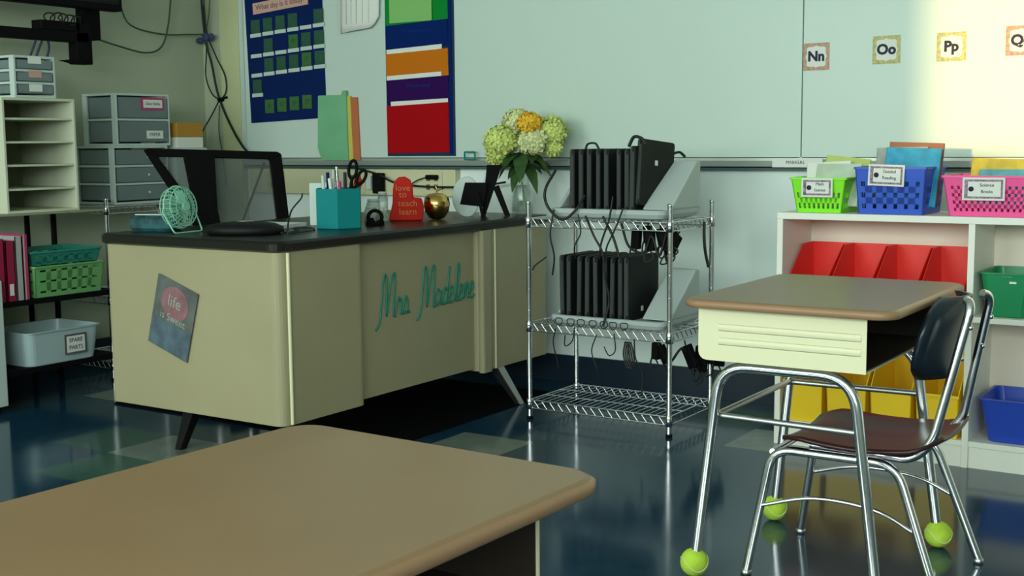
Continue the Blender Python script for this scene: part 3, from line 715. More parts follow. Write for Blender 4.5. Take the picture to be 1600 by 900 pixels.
for k, x in enumerate(xs):
    laptop('black laptop standing on edge in the middle-shelf tray, %s from the left' % NUM[k], x, .3955, 3.865, 4.10, .224, .019, 0, (-1, 0, 1, .5, -.5, 0, 1, 0)[k], 0, 'laptops standing in the middle-shelf tray')
laptop('black laptop at the right end of the middle-shelf tray, showing its lid', -2.036, .3955, 3.855, 4.09, .228, .020, 0, 0, .12, 'laptops standing in the middle-shelf tray')

# ------------------------------------------------------------------ charging cables on the rack
def cable(name, label, pts, r=.0022, m='cable', group=None, cat='cable', n=7, parts=None):
    o = MB().tube(catmull(pts, n), r, 6).build(name, m)
    return tag(o, label, cat, group)
random.seed(3)
GC = 'charging cables hanging on the laptop rack'
cab = [
 ([(-2.31, 3.83, .93), (-2.33, 3.79, .86), (-2.32, 3.79, .80), (-2.26, 3.79, .755), (-2.21, 3.80, .79), (-2.19, 3.83, .84)], 'loop of black cable hanging over the left corner of the top tray', .005),
 ([(-2.30, 3.80, .79), (-2.31, 3.79, .70), (-2.30, 3.80, .62), (-2.32, 3.82, .55)], 'black cable dropping at the far left of the rack between the trays', .003),
 ([(-2.20, 3.80, .775), (-2.19, 3.80, .71), (-2.215, 3.80, .66), (-2.23, 3.83, .615)], 'thin black cable curving left between the trays', .0025),
 ([(-2.17, 3.80, .77), (-2.13, 3.79, .70), (-2.095, 3.79, .64), (-2.09, 3.80, .55), (-2.08, 3.81, .47), (-2.10, 3.80, .38)], 'thick black cable running in front of the lower laptops', .004),
 ([(-2.06, 3.80, .84), (-2.07, 3.79, .76), (-2.10, 3.79, .68), (-2.115, 3.80, .62)], 'black cable hanging from the right end of the top tray', .0035),
 ([(-2.10, 3.80, .77), (-2.06, 3.80, .70), (-2.035, 3.80, .63)], 'black cable slanting right above the lower laptops', .0045),
 ([(-2.02, 3.80, .80), (-2.045, 3.79, .73), (-2.08, 3.79, .66), (-2.085, 3.80, .61)], 'black cable slanting left across the gap between the trays', .003),
 ([(-1.85, 4.10, .74), (-1.845, 4.09, .68), (-1.83, 4.07, .63), (-1.805, 4.04, .585)], 'bent black cable hanging at the right side between the trays', .0055),
 ([(-2.345, 3.82, .615), (-2.385, 3.81, .585), (-2.40, 3.81, .565)], 'short black cable end poking out left of the lower laptops', .003),
 ([(-2.29, 3.79, .36), (-2.30, 3.79, .31), (-2.295, 3.80, .26), (-2.29, 3.81, .21)], 'thin cable dangling under the middle tray at the far left', .0022),
 ([(-2.21, 3.79, .37), (-2.22, 3.79, .32), (-2.25, 3.79, .30), (-2.25, 3.79, .34)], 'small cable loop under the middle tray, left of its centre', .0022),
 ([(-2.12, 3.79, .35), (-2.14, 3.79, .29), (-2.12, 3.79, .23), (-2.12, 3.80, .18)], 'thin cable dangling under the centre of the middle tray', .0022),
 ([(-2.05, 3.79, .36), (-2.045, 3.79, .30), (-2.07, 3.79, .28), (-2.09, 3.79, .31)], 'small cable loop under the centre of the middle tray', .0022),
 ([(-1.97, 3.79, .345), (-1.965, 3.79, .28), (-1.945, 3.80, .23), (-1.945, 3.80, .15)], 'thin cable dangling under the right part of the middle tray', .0026),
]
cab += [
 ([(-2.215, 3.88, 1.003), (-2.205, 3.88, 1.022), (-2.175, 3.88, 1.024), (-2.160, 3.88, 1.004)], 'small arched cable on top of the left laptops in the top tray', .004),
 ([(-2.035, 3.87, 1.012), (-2.015, 3.87, 1.045), (-1.985, 3.87, 1.040), (-1.970, 3.87, 1.018)], 'black cable end draped over the top of the rightmost laptop', .006),
 ([(-1.955, 4.06, .985), (-1.93, 4.06, .990), (-1.905, 4.05, .975)], 'short black cable end sticking out behind the rightmost laptop', .005),
 ([(-2.08, 3.90, .74), (-2.05, 3.90, .66), (-1.99, 3.90, .64), (-1.96, 3.90, .70), (-1.93, 3.90, .63), (-1.90, 3.90, .72)], 'tangled black cord looping under the top shelf among the adapters', .0045),
 ([(-2.0, 3.93, .72), (-1.97, 3.93, .65), (-1.93, 3.93, .66), (-1.91, 3.93, .60), (-1.885, 3.93, .66)], 'second tangled cord under the top shelf, hanging lower', .004),
 ([(-1.93, 3.90, .33), (-1.90, 3.92, .25), (-1.86, 3.95, .30), (-1.83, 4.0, .22), (-1.80, 4.05, .31)], 'tangled black cord looping under the right side of the middle shelf', .0045)]
for pts, lab, r in cab: cable('charging_cable', lab, pts, r, group=GC)
o = MB()
for dx in (0, .008, .016): o.tube(catmull([(-2.005+dx, 3.79, .335), (-2.012+dx, 3.79, .29), (-2.0+dx, 3.79, .245), (-1.985+dx, 3.79, .25), (-1.99+dx, 3.79, .30), (-2.0+dx, 3.79, .335)], 6), .003, 6)
tag(o.build('cable_bundle', 'cable'), 'folded black cable bundle hanging under the middle tray', 'cable', GC)
# tied cable loops along the front edge of the middle tray
for k in range(7):
    x = -2.28+k*.045+random.uniform(-.008, .008); z = .388
    pts = [(x + .014*math.cos(a)*(1-.2*math.sin(3*a)), 3.803, z + .013*math.sin(a)+.004*math.cos(2*a)) for a in [2*PI*i/10 for i in range(10)]]
    oo = MB().tube(catmull(pts, 4, closed=True), .0018, 5, closed=True).build('cable_loop', 'cable')
    tag(oo, 'small coiled cable on the lip of the middle tray, %s from the left' % NUM[k], 'cable', 'coiled cables on the lip of the middle tray')
# power adapters hung in a dark cluster under the shelves
def adapter(label, x, y, z, s, seed, group):
    rnd = random.Random(seed)
    t = thing('power_adapter', label, 'adapter', (x, y, z), group)
    mtx = Matrix.Translation((x, y, z)) @ Matrix.Rotation(rnd.uniform(-.5, .5), 4, 'Y') @ Matrix.Rotation(rnd.uniform(-.6, .6), 4, 'Z')
    b = MB().rbox(-.017*s, .017*s, -.013, .013, -.035*s, .035*s, r=.006, b=.002); b.xf(mtx); b.build('adapter_body', 'black', t)
    c = MB(); p = [mtx @ Vector((0,0,-.035*s)), mtx @ Vector((.01, 0, -.06*s)), mtx @ Vector((-.018, -.004, -.075*s)), mtx @ Vector((-.022, 0, -.045*s)), mtx @ Vector((.0, -.01, .0)), mtx @ Vector((.006, -.004, .05*s))]
    c.tube(catmull(p, 6), .003, 6); c.build('cord', 'cable', t)
G1 = 'power adapters under the top shelf'; G2 = 'power adapters under the middle shelf'
for k, (x, z, s) in enumerate(((-2.03, .675, .8), (-2.00, .69, .7), (-1.975, .67, .8), (-1.945, .68, .75), (-1.915, .675, .9), (-1.90, .655, .9), (-1.885, .685, .7))):
    adapter('black power adapter tangled under the top shelf, %s from the left' % NUM[k], x, 3.92+.03*(k % 2), z+.01, s*1.25, 10+k, G1)
for k, (x, y, z, s) in enumerate(((-1.93, 3.88, .295, .7), (-1.90, 3.88, .285, .8), (-1.84, 3.97, .27, 1.0), (-1.82, 4.02, .255, 1.1), (-1.80, 4.06, .275, 1.0), (-1.79, 4.11, .26, 1.0))):
    adapter('black power adapter tangled under the middle shelf, %s from the left' % NUM[k], x, y, z, s*1.2, 30+k, G2)

# ================================================================== THINGS ON THE DESK
DZ = .7355
# vase and flowers
VX, VY = -2.755, 4.300
v = thing('glass_vase', 'tall clear glass vase of flowers at the far end of the beige desk', 'vase', (VX, VY, DZ))
MB().lathe([(.0, 0), (.040, 0), (.045, .01), (.043, .07), (.030, .13), (.028, .17), (.042, .235), (.039, .235), (.025, .17), (.027, .13), (.040, .07), (.041, .012), (.0, .010)], (VX, VY, DZ), 28, cap=False).build('vase_body', 'glass', v)
MB().lathe([(.0, .012), (.039, .013), (.038, .07), (.026, .12), (.0, .12)], (VX, VY, DZ), 24, cap=False).build('water', 'water', v)
def bloom(mb, c, r, n, size, rnd, squash=.85, ball=True):
    for k in range(n):
        z = 1-2*(k+.5)/n; a = k*2.39996; q = math.sqrt(max(0, 1-z*z))
        d = Vector((q*math.cos(a), q*math.sin(a), z*squash)).normalized()
        rad = r*rnd.uniform(.82, 1.06); p = Vector(c)+Vector((d.x*rad, d.y*rad, d.z*rad*squash))
        t1 = d.orthogonal().normalized(); t2 = d.cross(t1); an = rnd.uniform(0, 2*PI)
        for m_ in range(4):
            aa = an+m_*PI/2; e = t1*math.cos(aa)+t2*math.sin(aa); f = t1*-math.sin(aa)+t2*math.cos(aa); s = size*rnd.uniform(.8, 1.2)
            b = len(mb.v); lift = d*s*rnd.uniform(.1, .5)
            mb.v += [p, p+e*s*.6+f*s*.4+lift*.5, p+e*s*1.05+lift, p+e*s*.6-f*s*.4+lift*.5]; mb.face((b, b+1, b+2, b+3), True)
def leaf(mb, p, d, L, W, droop=.3):
    p = Vector(p); d = Vector(d).normalized(); s = d.cross(Vector((0,0,1))).normalized(); b = len(mb.v)
    for i in range(6):
        t = i/5; c = p+d*L*t-Vector((0,0,1))*droop*L*t*t; w_ = W*math.sin(PI*min(1, t*.92+.06))
        mb.v += [c-s*w_+Vector((0,0,.15*w_)), c-Vector((0,0,.003)), c+s*w_+Vector((0,0,.15*w_))]
    for i in range(5):
        for j in range(2): q = b+i*3+j; mb.face((q, q+1, q+4, q+3), True)
rnd = random.Random(5)
GF = 'flowers in the glass vase'
# right of the picture is roughly (+.84,+.55) in plan
ux, uy = .837, .547
def vp(a, b, z): return (VX+ux*a-uy*b, VY+uy*a+ux*b, z)    # a across the view, b away from it
for lab, a, b_, z, r, m, n, s in (
    ('pale green hydrangea bloom drooping at the left of the vase', -.085, -.01, 1.035, .068, 'petal', 160, .020),
    ('small pale bloom hanging lowest on the left of the vase', -.105, .0, .975, .038, 'petal', 70, .018),
    ('cream and green bloom at the top of the bouquet behind the yellow flower', -.015, .04, 1.110, .060, 'petal_w', 130, .020),
    ('pale green hydrangea bloom at the right of the bouquet', .115, .02, 1.072, .070, 'petal', 170, .020),
    ('golden yellow flower in the centre of the bouquet', .030, -.045, 1.108, .044, 'petal_y', 110, .018),
    ('pale green bloom low in front, under the golden flower', .045, -.035, 1.035, .058, 'petal_w', 140, .020),
    ('small pale green bloom hanging low on the right of the bouquet', .125, -.01, 1.005, .034, 'petal', 70, .017)):
    c = vp(a, b_, z); t = thing('flower', lab, 'flower', c, GF)
    core = MB().ball(c, r*.74, 12); core.build('bloom_core', 'leaf' if m == 'petal' else m, t)
    mb = MB(); bloom(mb, c, r, n, s, rnd); mb.build('petals', m, t)
    MB().tube(catmull([(c[0], c[1], c[2]-r*.4), (VX+(c[0]-VX)*.45, VY+(c[1]-VY)*.45, .98), (VX+(c[0]-VX)*.06, VY+(c[1]-VY)*.06, .90), (VX-(c[0]-VX)*.12, VY-(c[1]-VY)*.12, DZ+.03)], 6), .0025, 6).build('stem', 'stem', t)
    lf = MB()
    for k in range(3):
        an = rnd.uniform(0, 2*PI); lf_p = (VX+(c[0]-VX)*.35, VY+(c[1]-VY)*.35, .955+rnd.uniform(-.02, .03))
        leaf(lf, lf_p, (math.cos(an), math.sin(an), rnd.uniform(-.2, .5)), .085, .022, .5)
    lf.build('leaf', 'leaf', t)
sp = MB()
for a_, z_, L_, W_, dz_, dr_ in ((-.6, .985, .12, .030, .2, .9), (-1, .975, .10, .026, .1, 1.0), (.7, .98, .12, .034, .3, .8), (1, .965, .13, .034, .2, .8), (-.1, .99, .11, .032, .0, 1.1), (.3, .95, .11, .030, -.1, 1.0), (-.3, .94, .10, .026, -.2, .8)):
    leaf(sp, (VX+.01*ux*a_, VY+.01*uy*a_, z_), (ux*a_+.35, uy*a_-.45, dz_), L_, W_, dr_)
tag(sp.build('leaf_sprig', 'leaf'), 'dark green leaf sprig standing in the neck of the vase', 'leaves', GF)

# pencil cup
CX, CY = -2.900, 3.325
cp = thing('pencil_cup', 'six-sided teal pencil cup with scissors, on the beige desk', 'cup', (CX, CY, DZ))
def hexr(r, z, a0=8): return [(CX+r*math.cos(R(a0+60*k)), CY+r*math.sin(R(a0+60*k)), DZ+z) for k in range(6)]
MB().rings([hexr(.085, 0), hexr(.088, .003), hexr(.088, .140), hexr(.082, .140), hexr(.082, .006)], smooth=False).build('cup_body', 'teal', cp)
def cpv(a, b, z): return (CX+ux*a-uy*b, CY+uy*a+ux*b, DZ+z)
sc_ = thing('scissors', 'black-handled scissors standing in the teal cup', 'scissors', cpv(.04, 0, .01))
MB().tube([cpv(.01, .0, .01), cpv(.045, 0, .145)], .005, 6, flat=.3).tube([cpv(.028, .005, .01), cpv(.04, .005, .145)], .005, 6, flat=.3).build('blades', 'chrome', sc_)
for (a, z, ra, rz_, ti) in ((.052, .205, .014, .032, 8), (.082, .178, .013, .026, 28)):
    pts = []
    for k in range(16):
        an = 2*PI*k/16; dx = ra*math.cos(an); dz = rz_*math.sin(an)
        pts.append(cpv(a+dx*math.cos(R(ti))+dz*math.sin(R(ti)), 0, z-dx*math.sin(R(ti))+dz*math.cos(R(ti))))
    MB().tube(pts, .0058, 8, closed=True).tube([cpv(.042+.0*a, 0, .13), cpv(a-.25*(a-.04), 0, z-rz_*.9)], .006, 8).build('handle', 'black', sc_)
pen_specs = [(-.045, 0, -.055, .185, 'greywhite', 'pale grey marker standing at the left in the teal cup'), (-.02, .01, -.018, .205, 'tray', 'silver-blue pen at the back of the teal cup'), (.0, .02, -.008, .215, 'chrome', 'bright silver pen standing tallest in the teal cup'),
             (.012, -.02, .006, .165, 'hotpink', 'pink pen standing low in the teal cup'), (-.035, .02, -.04, .195, 'p_navy', 'navy pen standing in the teal cup'), (.02, .03, .02, .195, 'ink', 'dark pen behind the scissors in the teal cup'), (-.012, -.01, -.030, .175, 'paper', 'white pen standing in the teal cup')]
for a, b_, a2, z, m, lab in pen_specs:
    t = thing('pen', lab, 'pen', cpv(a, b_, .008), 'pens in the teal cup')
    p0 = Vector(cpv(a, b_, .008)); p1 = Vector(cpv(a2, b_, z))
    MB().tube([p0, p0+(p1-p0)*.7], .0055, 8).build('barrel', m, t)
    MB().tube([p0+(p1-p0)*.7, p1], [.0062, .0058], 8).build('pen_cap', m, t)
# white upright letter box behind the cup
wb_ = thing('file_box', 'narrow white upright box standing left behind the teal cup', 'box', (-3.02, 3.41, DZ))
b = MB(); b.rbox(-.055, .055, -.035, .035, 0, .155, r=.006, b=.002); b.xf(Matrix.Translation((-3.045, 3.42, DZ)) @ Matrix.Rotation(R(33), 4, 'Z')); b.build('box_body', 'greywhite', wb_)
b = MB(); b.rbox(-.03, .03, -.0370, -.0352, .125, .134, r=.002, b=.0004); b.xf(Matrix.Translation((-3.045, 3.42, DZ)) @ Matrix.Rotation(R(33), 4, 'Z')); b.build('slot', 'chrome_dull', wb_)
# low rounded black case
bc = thing('speakerphone', 'low rounded black speakerphone at the near corner of the beige desk', 'phone', (-2.98, 2.945, DZ))
b = MB(); prof = [(.0, 0), (.118, 0), (.130, .008), (.128, .024), (.10, .036), (.05, .042), (.0, .042)]
b.lathe(prof, (0,0,0), 32, cap=False); b.xf(Matrix.Translation((-2.985, 2.95, DZ)) @ Matrix.Scale(.62, 4, (-.547, .837, 0))); b.build('housing', 'black_gloss', bc)
b = MB(); b.lathe([(.0, .0425), (.030, .0425), (.030, .044), (0, .045)], (0,0,0), 20, cap=False); b.xf(Matrix.Translation((-2.985, 2.95, DZ)) @ Matrix.Scale(.62, 4, (-.547, .837, 0))); b.build('button_ring', 'chrome_dull', bc)
cable('phone_cable', 'thin dark cable rising from the black speakerphone to the white box', [(-2.87, 3.0, DZ+.006), (-2.90, 3.06, DZ+.004), (-2.95, 3.12, DZ+.03), (-2.97, 3.16, DZ+.07), (-3.0, 3.24, DZ+.105), (-3.03, 3.28, DZ+.12)], .003)
cable('phone_cable', 'looped dark cable lying on the desk beside the speakerphone', [(-2.86, 3.02, DZ+.004), (-2.90, 3.12, DZ+.004), (-3.0, 3.2, DZ+.004), (-2.93, 3.22, DZ+.004), (-2.86, 3.14, DZ+.004), (-2.84, 3.06, DZ+.004), (-2.83, 2.99, DZ+.004)], .003)
# papers, glaring white, behind the phone
t = thing('paper_stack', 'bright white sheets lying behind the black speakerphone', 'paper', (-3.18, 3.28, DZ))
b = MB(); b.box(-.105, .105, -.14, .14, 0, .012); b.xf(Matrix.Translation((-3.16, 3.20, DZ)) @ Matrix.Rotation(R(12), 4, 'Z')); b.build('sheets', 'paper', t)
# mini fan
FX, FY = -3.245, 2.900
fn = thing('desk_fan', 'small mint green desk fan with a wire stand on the beige desk', 'fan', (FX, FY, DZ))
fc = Vector((FX, FY, DZ+.086)); ax = Vector((.98, .12, .12)).normalized(); e1 = ax.cross(Vector((0,0,1))).normalized(); e2 = e1.cross(ax)
def fp(r, a, h): return fc + e1*r*math.cos(a) + e2*r*math.sin(a) + ax*h
cg = MB()
for h, r in ((-.022, .066), (0, .072), (.022, .066)): cg.tube([fp(r, 2*PI*k/32, h) for k in range(32)], .003 if h == 0 else .002, 6, closed=True)
for r, h in ((.045, .030), (.045, -.030)): cg.tube([fp(r, 2*PI*k/28, h) for k in range(28)], .0012, 5, closed=True)
for k in range(28):
    a = 2*PI*k/28
    cg.tube([fp(.015, a, .033), fp(.045, a+.15, .030), fp(.066, a+.2, .022), fp(.072, a+.2, 0)], .0012, 5); cg.tube([fp(.015, a, -.033), fp(.045, a, -.030), fp(.066, a, -.022), fp(.072, a, 0)], .0012, 5)
cg.build('cage', 'aqua', fn)
hb = MB(); hb.tube([fp(0,0,-.045), fp(0,0,-.040), fp(0,0,-.012)], [.012, .020, .020], 16); hb.build('motor_hub', 'aqua', fn); MB().tube([fp(0,0,.028), fp(0,0,.036)], [.018, .016], 16).build('hub_cap', 'aqua', fn)
bd = MB()
for k in range(4):
    a = k*PI/2+.3
    p = [fp(.012, a, -.006), fp(.058, a-.35, -.010), fp(.062, a+.1, .0), fp(.050, a+.45, .010), fp(.012, a+.6, .006)]
    bd.rings([p, [q_+ax*.0015 for q_ in p]], smooth=False)
bd.build('blades', 'aqua', fn)
sd = MB(); L = e1*.080
sd.tube(bend([fc+e1*.074, fc+e1*.080-Vector((0,0,.012)), Vector((FX, FY, DZ+.003))+e1*.070+Vector((.045,.0,0)), Vector((FX, FY, DZ+.003))-e1*.070+Vector((.045,.0,0)), fc-e1*.080-Vector((0,0,.012)), fc-e1*.074], .012), .0028, 8)
sd.build('wire_stand', 'aqua', fn)
# teal patterned pouch and dark pouch at the far end
t = thing('pencil_pouch', 'teal patterned pouch lying at the left end of the beige desk', 'pouch', (-3.40, 2.90, DZ))
b = MB(); b.rbox(-.085, .085, -.05, .05, 0, .055, r=.025, b=.012); b.xf(Matrix.Translation((-3.385, 2.925, DZ)) @ Matrix.Rotation(R(20), 4, 'Z')); b.build('pouch_body', 'cushion', t)
b = MB(); b.tube([(-.075, -.012, .056), (.075, -.012, .056)], .003, 6); b.xf(Matrix.Translation((-3.385, 2.925, DZ)) @ Matrix.Rotation(R(20), 4, 'Z')); b.build('zip', 'greywhite', t)
# little black figurine and white tins
t = thing('tape_dispenser', 'small black tape dispenser to the right of the teal cup', 'tape dispenser', (-2.86, 3.46, DZ))
b = MB(); b.tube([(-2.86+.022*math.cos(2*PI*k/20), 3.475-.0+.012*math.cos(2*PI*k/20), DZ+.030+.024*math.sin(2*PI*k/20)) for k in range(20)], .007, 8, closed=True); b.build('roll', 'black', t)
b = MB(); b.prism([(3.44, DZ), (3.515, DZ), (3.51, DZ+.018), (3.49, DZ+.012), (3.465, DZ+.012), (3.45, DZ+.03)], 'x', -2.877, -2.847); b.build('body', 'black', t, bevel=.002)
for k, (x, y, h, r, m, lab) in enumerate(((-3.02, 3.66, .085, .026, 'greywhite', 'pale tin standing left behind the red letter block'), (-3.03, 3.73, .11, .020, 'glass', 'small clear bottle standing behind the red letter block'), (-2.985, 3.60, .06, .022, 'greywhite', 'short pale jar between the tape dispenser and the red block'))):
    t = thing('jar', lab, 'jar', (x, y, DZ))
    MB().lathe([(0,0), (r,0), (r,h*.8), (r*.8,h*.86), (r*.8,h*.88), (0,h*.88)], (x, y, DZ), 18, cap=False).build('jar_body', m, t)
    MB().lathe([(0,h*.88), (r*.85,h*.88), (r*.85,h), (0,h)], (x, y, DZ), 18, cap=False).build('lid', 'greywhite', t)
# red letter block
def boxprism(mb, poly, c, deg, th):   # poly in (a, z); extruded away from viewer
    x_ = Vector((math.cos(R(deg)), math.sin(R(deg)), 0)); y_ = Vector((-math.sin(R(deg)), math.cos(R(deg)), 0)); c = Vector(c)
    mb.rings([[c+x_*a+Vector((0,0,z)) for a, z in poly], [c+x_*a+y_*th+Vector((0,0,z)) for a, z in poly]], smooth=False); return mb
RB = (-2.935, 3.735, DZ)
t = thing('letter_block', 'red painted block shaped like an L with orange scribbles, beside the gold apple', 'ornament', RB)
poly = [(-.055,0), (.075,0), (.080,.05), (.072,.085), (.040,.088), (.038,.130), (.030,.155), (.010,.168), (-.015,.166), (-.032,.15), (-.038,.12), (-.040,.07)]
boxprism(MB(), poly, RB, 38, .045).build('block', 'red_obj', t, bevel=.005)
q = MB(); mtx = Matrix.Translation(Vector(RB)+Vector((math.sin(R(38))*.0012, -math.cos(R(38))*.0012, 0))) @ Matrix.Rotation(R(38), 4, 'Z') @ Matrix.Rotation(R(90), 4, 'X')
for k, (s_, a, z) in enumerate((('love', .0, .125), ('to', .0, .100), ('teach', .018, .066), ('learn', .018, .034))): q.text(s_, .034, mtx @ Matrix.Translation((a, z, 0)))
q.build('lettering', 'orange_ink', t)
# gold apple
AX, AY = -2.875, 3.870
t = thing('gold_apple', 'shiny golden apple ornament between the red block and the photo frames', 'ornament', (AX, AY, DZ))
MB().lathe([(.0,.006), (.018,.001), (.030,.006), (.046,.030), (.052,.058), (.047,.084), (.034,.098), (.018,.100), (.006,.094), (0,.090)], (AX, AY, DZ), 30, cap=False).build('apple_body', 'gold', t)
MB().tube(catmull([(AX, AY, DZ+.090), (AX+.001, AY, DZ+.115), (AX-.005, AY-.003, DZ+.132)], 5), [.003]*10+[.004], 8).build('stem', 'gold', t)
lf = MB(); leaf(lf, (AX, AY, DZ+.108), (.6, .4, .5), .038, .011, .2); lf.build('leaf', 'gold', t)
# photo frames
F1 = (-2.87, 4.09, DZ)
t = thing('photo_frame', 'pale oval-edged photo frame seen from the side, left of the black frame', 'photo frame', F1)
el = [(-.012+.062*math.cos(2*PI*k/28)*(1 if math.cos(2*PI*k/28) < 0 else .8), .078+.082*math.sin(2*PI*k/28)) for k in range(28)]
inn = [(-.004+.042*math.cos(2*PI*k/28), .078+.058*math.sin(2*PI*k/28)) for k in range(28)]
boxprism(MB(), el, F1, 30, .018).build('frame', 'greywhite', t, bevel=.004)
b = MB(); c_ = Vector(F1)+Vector((math.sin(R(30)), -math.cos(R(30)), 0))*.0015; boxprism(b, [(a, z) for a, z in ((-.042,.048),(.052,.038),(.070,.135),(-.020,.136))], c_, 30, .003); b.build('picture', 'black', t)
boxprism(MB(), [(.045,.0), (.058,.0), (.035,.10), (.025,.10)], Vector(F1)+Vector((math.sin(R(30)), -math.cos(R(30)), 0))*.02, 30, .004).build('prop', 'black', t)
F2 = (-2.80, 4.155, DZ)
t = thing('photo_frame', 'black photo frame leaning on crossed supports beside the vase', 'photo frame', F2)
boxprism(MB(), [(-.048,.0), (-.034,.0), (.036,.205), (-.026,.205)], F2, 33, .012).build('frame_board', 'black', t, bevel=.002)
boxprism(MB(), [(.045,.0), (.068,.0), (.022,.125), (-.002,.115)], Vector(F2)+Vector((.006,-.010,0)), 33, .008).build('easel_leg', 'black', t, bevel=.001)
boxprism(MB(), [(-.060,.0), (-.050,.0), (-.004,.20), (-.022,.205), (-.040,.15)], Vector(F2)+Vector((-.004,.006,0)), 33, .010).build('frame_edge', 'greywhite', t, bevel=.002)

# dark cable sagging along the wall behind the desk, plug
cable('wall_cable', 'black cable sagging from the rail across the raceway behind the pens', [(-3.83, 4.47, .925), (-3.66, 4.47, .89), (-3.55, 4.47, .85), (-3.35, 4.47, .835), (-3.10, 4.47, .84), (-2.95, 4.47, .86)], .005)
t = thing('wall_plug', 'black plug in the outlet on the raceway above the red block', 'plug', (-3.665, YB-.047, .855)); MB().rbox(-3.69, -3.64, YB-.085, YB-.047, .80, .895, r=.006, b=.003).build('plug_body', 'black', t); MB().box(-3.735, -3.705, YB-.075, YB-.047, .82, .88).build('adapter_face', 'greywhite', t)
t = thing('wall_plug', 'small black plug in the outlet above the gold apple', 'plug', (-3.36, YB-.047, .885)); MB().rbox(-3.39, -3.33, YB-.075, YB-.048, .868, .888, r=.006, b=.003).build('plug_body', 'black', t); MB().tube(catmull([(-3.39, YB-.06, .878), (-3.45, YB-.06, .86), (-3.5, YB-.06, .83)], 5), .003, 6).build('cord', 'cable', t)
# small teal clip frame on the rail
b = MB(); b.tube(bend([(-3.185, YB-.050, .957), (-3.185, YB-.050, .99), (-3.13, YB-.050, .99), (-3.13, YB-.050, .957), (-3.185, YB-.050, .957)], .004), .004, 6)
tag(b.build('binder_clip', 'teal'), 'small square teal clip standing on the chalk rail left of the flowers', 'clip')

# ================================================================== BACK WALL DISPLAYS
# blue pocket calendar chart
BY = YB-.0225
pcx0, pcx1, pz0, pz1 = -4.520, -4.010, 1.150, 1.86
pk = thing('pocket_chart', 'blue pocket chart with rows of small green cards and a pink banner', 'pocket chart', (-4.26, BY, 1.4))
sk_ = .0
MB().hexa([(pcx0+.012,BY-.004,pz0-.012),(pcx1,BY-.004,pz0+.006),(pcx1,BY,pz0+.006),(pcx0+.012,BY,pz0-.012),(pcx0-.012,BY-.004,pz1),(pcx1-.012,BY-.004,pz1),(pcx1-.012,BY,pz1),(pcx0-.012,BY,pz1)]).build('backing', 'chart_blue', pk)
cols = [-4.495+.083*k for k in range(6)]
rows = [1.575, 1.475, 1.380, 1.283, 1.178]    # card bottoms
tilt = .065
for j, zb in enumerate(rows[:4]):
    for i, x in enumerate(cols):
        if j == 3 and i > 0: continue
        zz = zb + (x+4.49)*tilt
        MB().hexa([(x+.002,BY-.0075,zz-.018),(x+.074,BY-.0075,zz-.015),(x+.074,BY-.004,zz-.015),(x+.002,BY-.004,zz-.018),(x+.002,BY-.0075,zz),(x+.074,BY-.0075,zz+.003),(x+.074,BY-.004,zz+.003),(x+.002,BY-.004,zz)]).build('clear_pocket_edge', 'greywhite', pk)
b = MB(); b.hexa([(-4.468,BY-.008,1.668),(-4.105,BY-.008,1.695),(-4.105,BY-.004,1.695),(-4.468,BY-.004,1.668),(-4.470,BY-.008,1.722),(-4.108,BY-.008,1.752),(-4.108,BY-.004,1.752),(-4.470,BY-.004,1.722)]); b.build('banner', 'pinkpaper', pk)
q = MB(); q.text('What day is it today?', .038, Matrix.Translation((-4.287, BY-.009, 1.71)) @ Matrix.Rotation(-R(4), 4, 'Y') @ facing_room(0,0,0)); q.build('lettering', 'brown', pk)
lay = [(0,[0,1,2,3,5]), (1,[1,3,4,5]), (2,[1,2,3,4,5]), (3,[0]), (4,[1,2,3,4])]
RN = ['top', 'second', 'third', 'fourth', 'bottom']
for j, cs in lay:
    for n_, i in enumerate(cs):
        x = cols[i] + (.008 if j < 4 else .004); z = rows[j] + (cols[i]+4.49)*tilt + .002
        m = 'card_green2' if (j == 4 or (j, i) in ((2,4), (1,3))) else 'card_green'
        t = thing('number_card', 'green number card in the %s row of the blue pocket chart, %s from the left' % (RN[j], NUM[n_]), 'card', (x+.03, BY-.006, z), 'green number cards in the blue pocket chart')
        MB().box(x, x+.060, BY-.0070, BY-.0045, z, z+.066).build('card_sheet', m, t)
        q = MB(); q.text(str((j*6+i) % 31+1), .034, facing_room(x+.03, BY-.0074, z+.034), sx=.9); q.build('numeral', 'card_green2' if m == 'card_green' else 'card_green', t)
# white loose papers
b = MB(); g = [[Vector((-3.895+.24*u - .01*v, BY-.008-.022*math.sin(PI*u)-.03*max(0, u-.7), 1.86-(.315-.02*u-.05*(u>.85)*(u-.85)*6)*v)) for v in [k/8 for k in range(9)]] for u in [k/10 for k in range(11)]]
shell(b, g, (0, .001, 0)); po = b.build('loose_paper', 'paper'); tag(po, 'curled white printed sheet hanging between the two charts', 'paper')
b = MB()
for k in range(5): b.tube([(-3.85+.034*k, BY-.034+.004*abs(k-2), 1.83), (-3.855+.034*k, BY-.034+.004*abs(k-2), 1.585)], .0018, 4)
b.build('print_columns', 'greywhite', po)
tag(MB().box(-3.93, -3.86, BY-.003, BY, 1.54, 1.86).build('loose_paper', 'greywhite'), 'narrow grey sheet behind the left edge of the curled paper', 'paper')
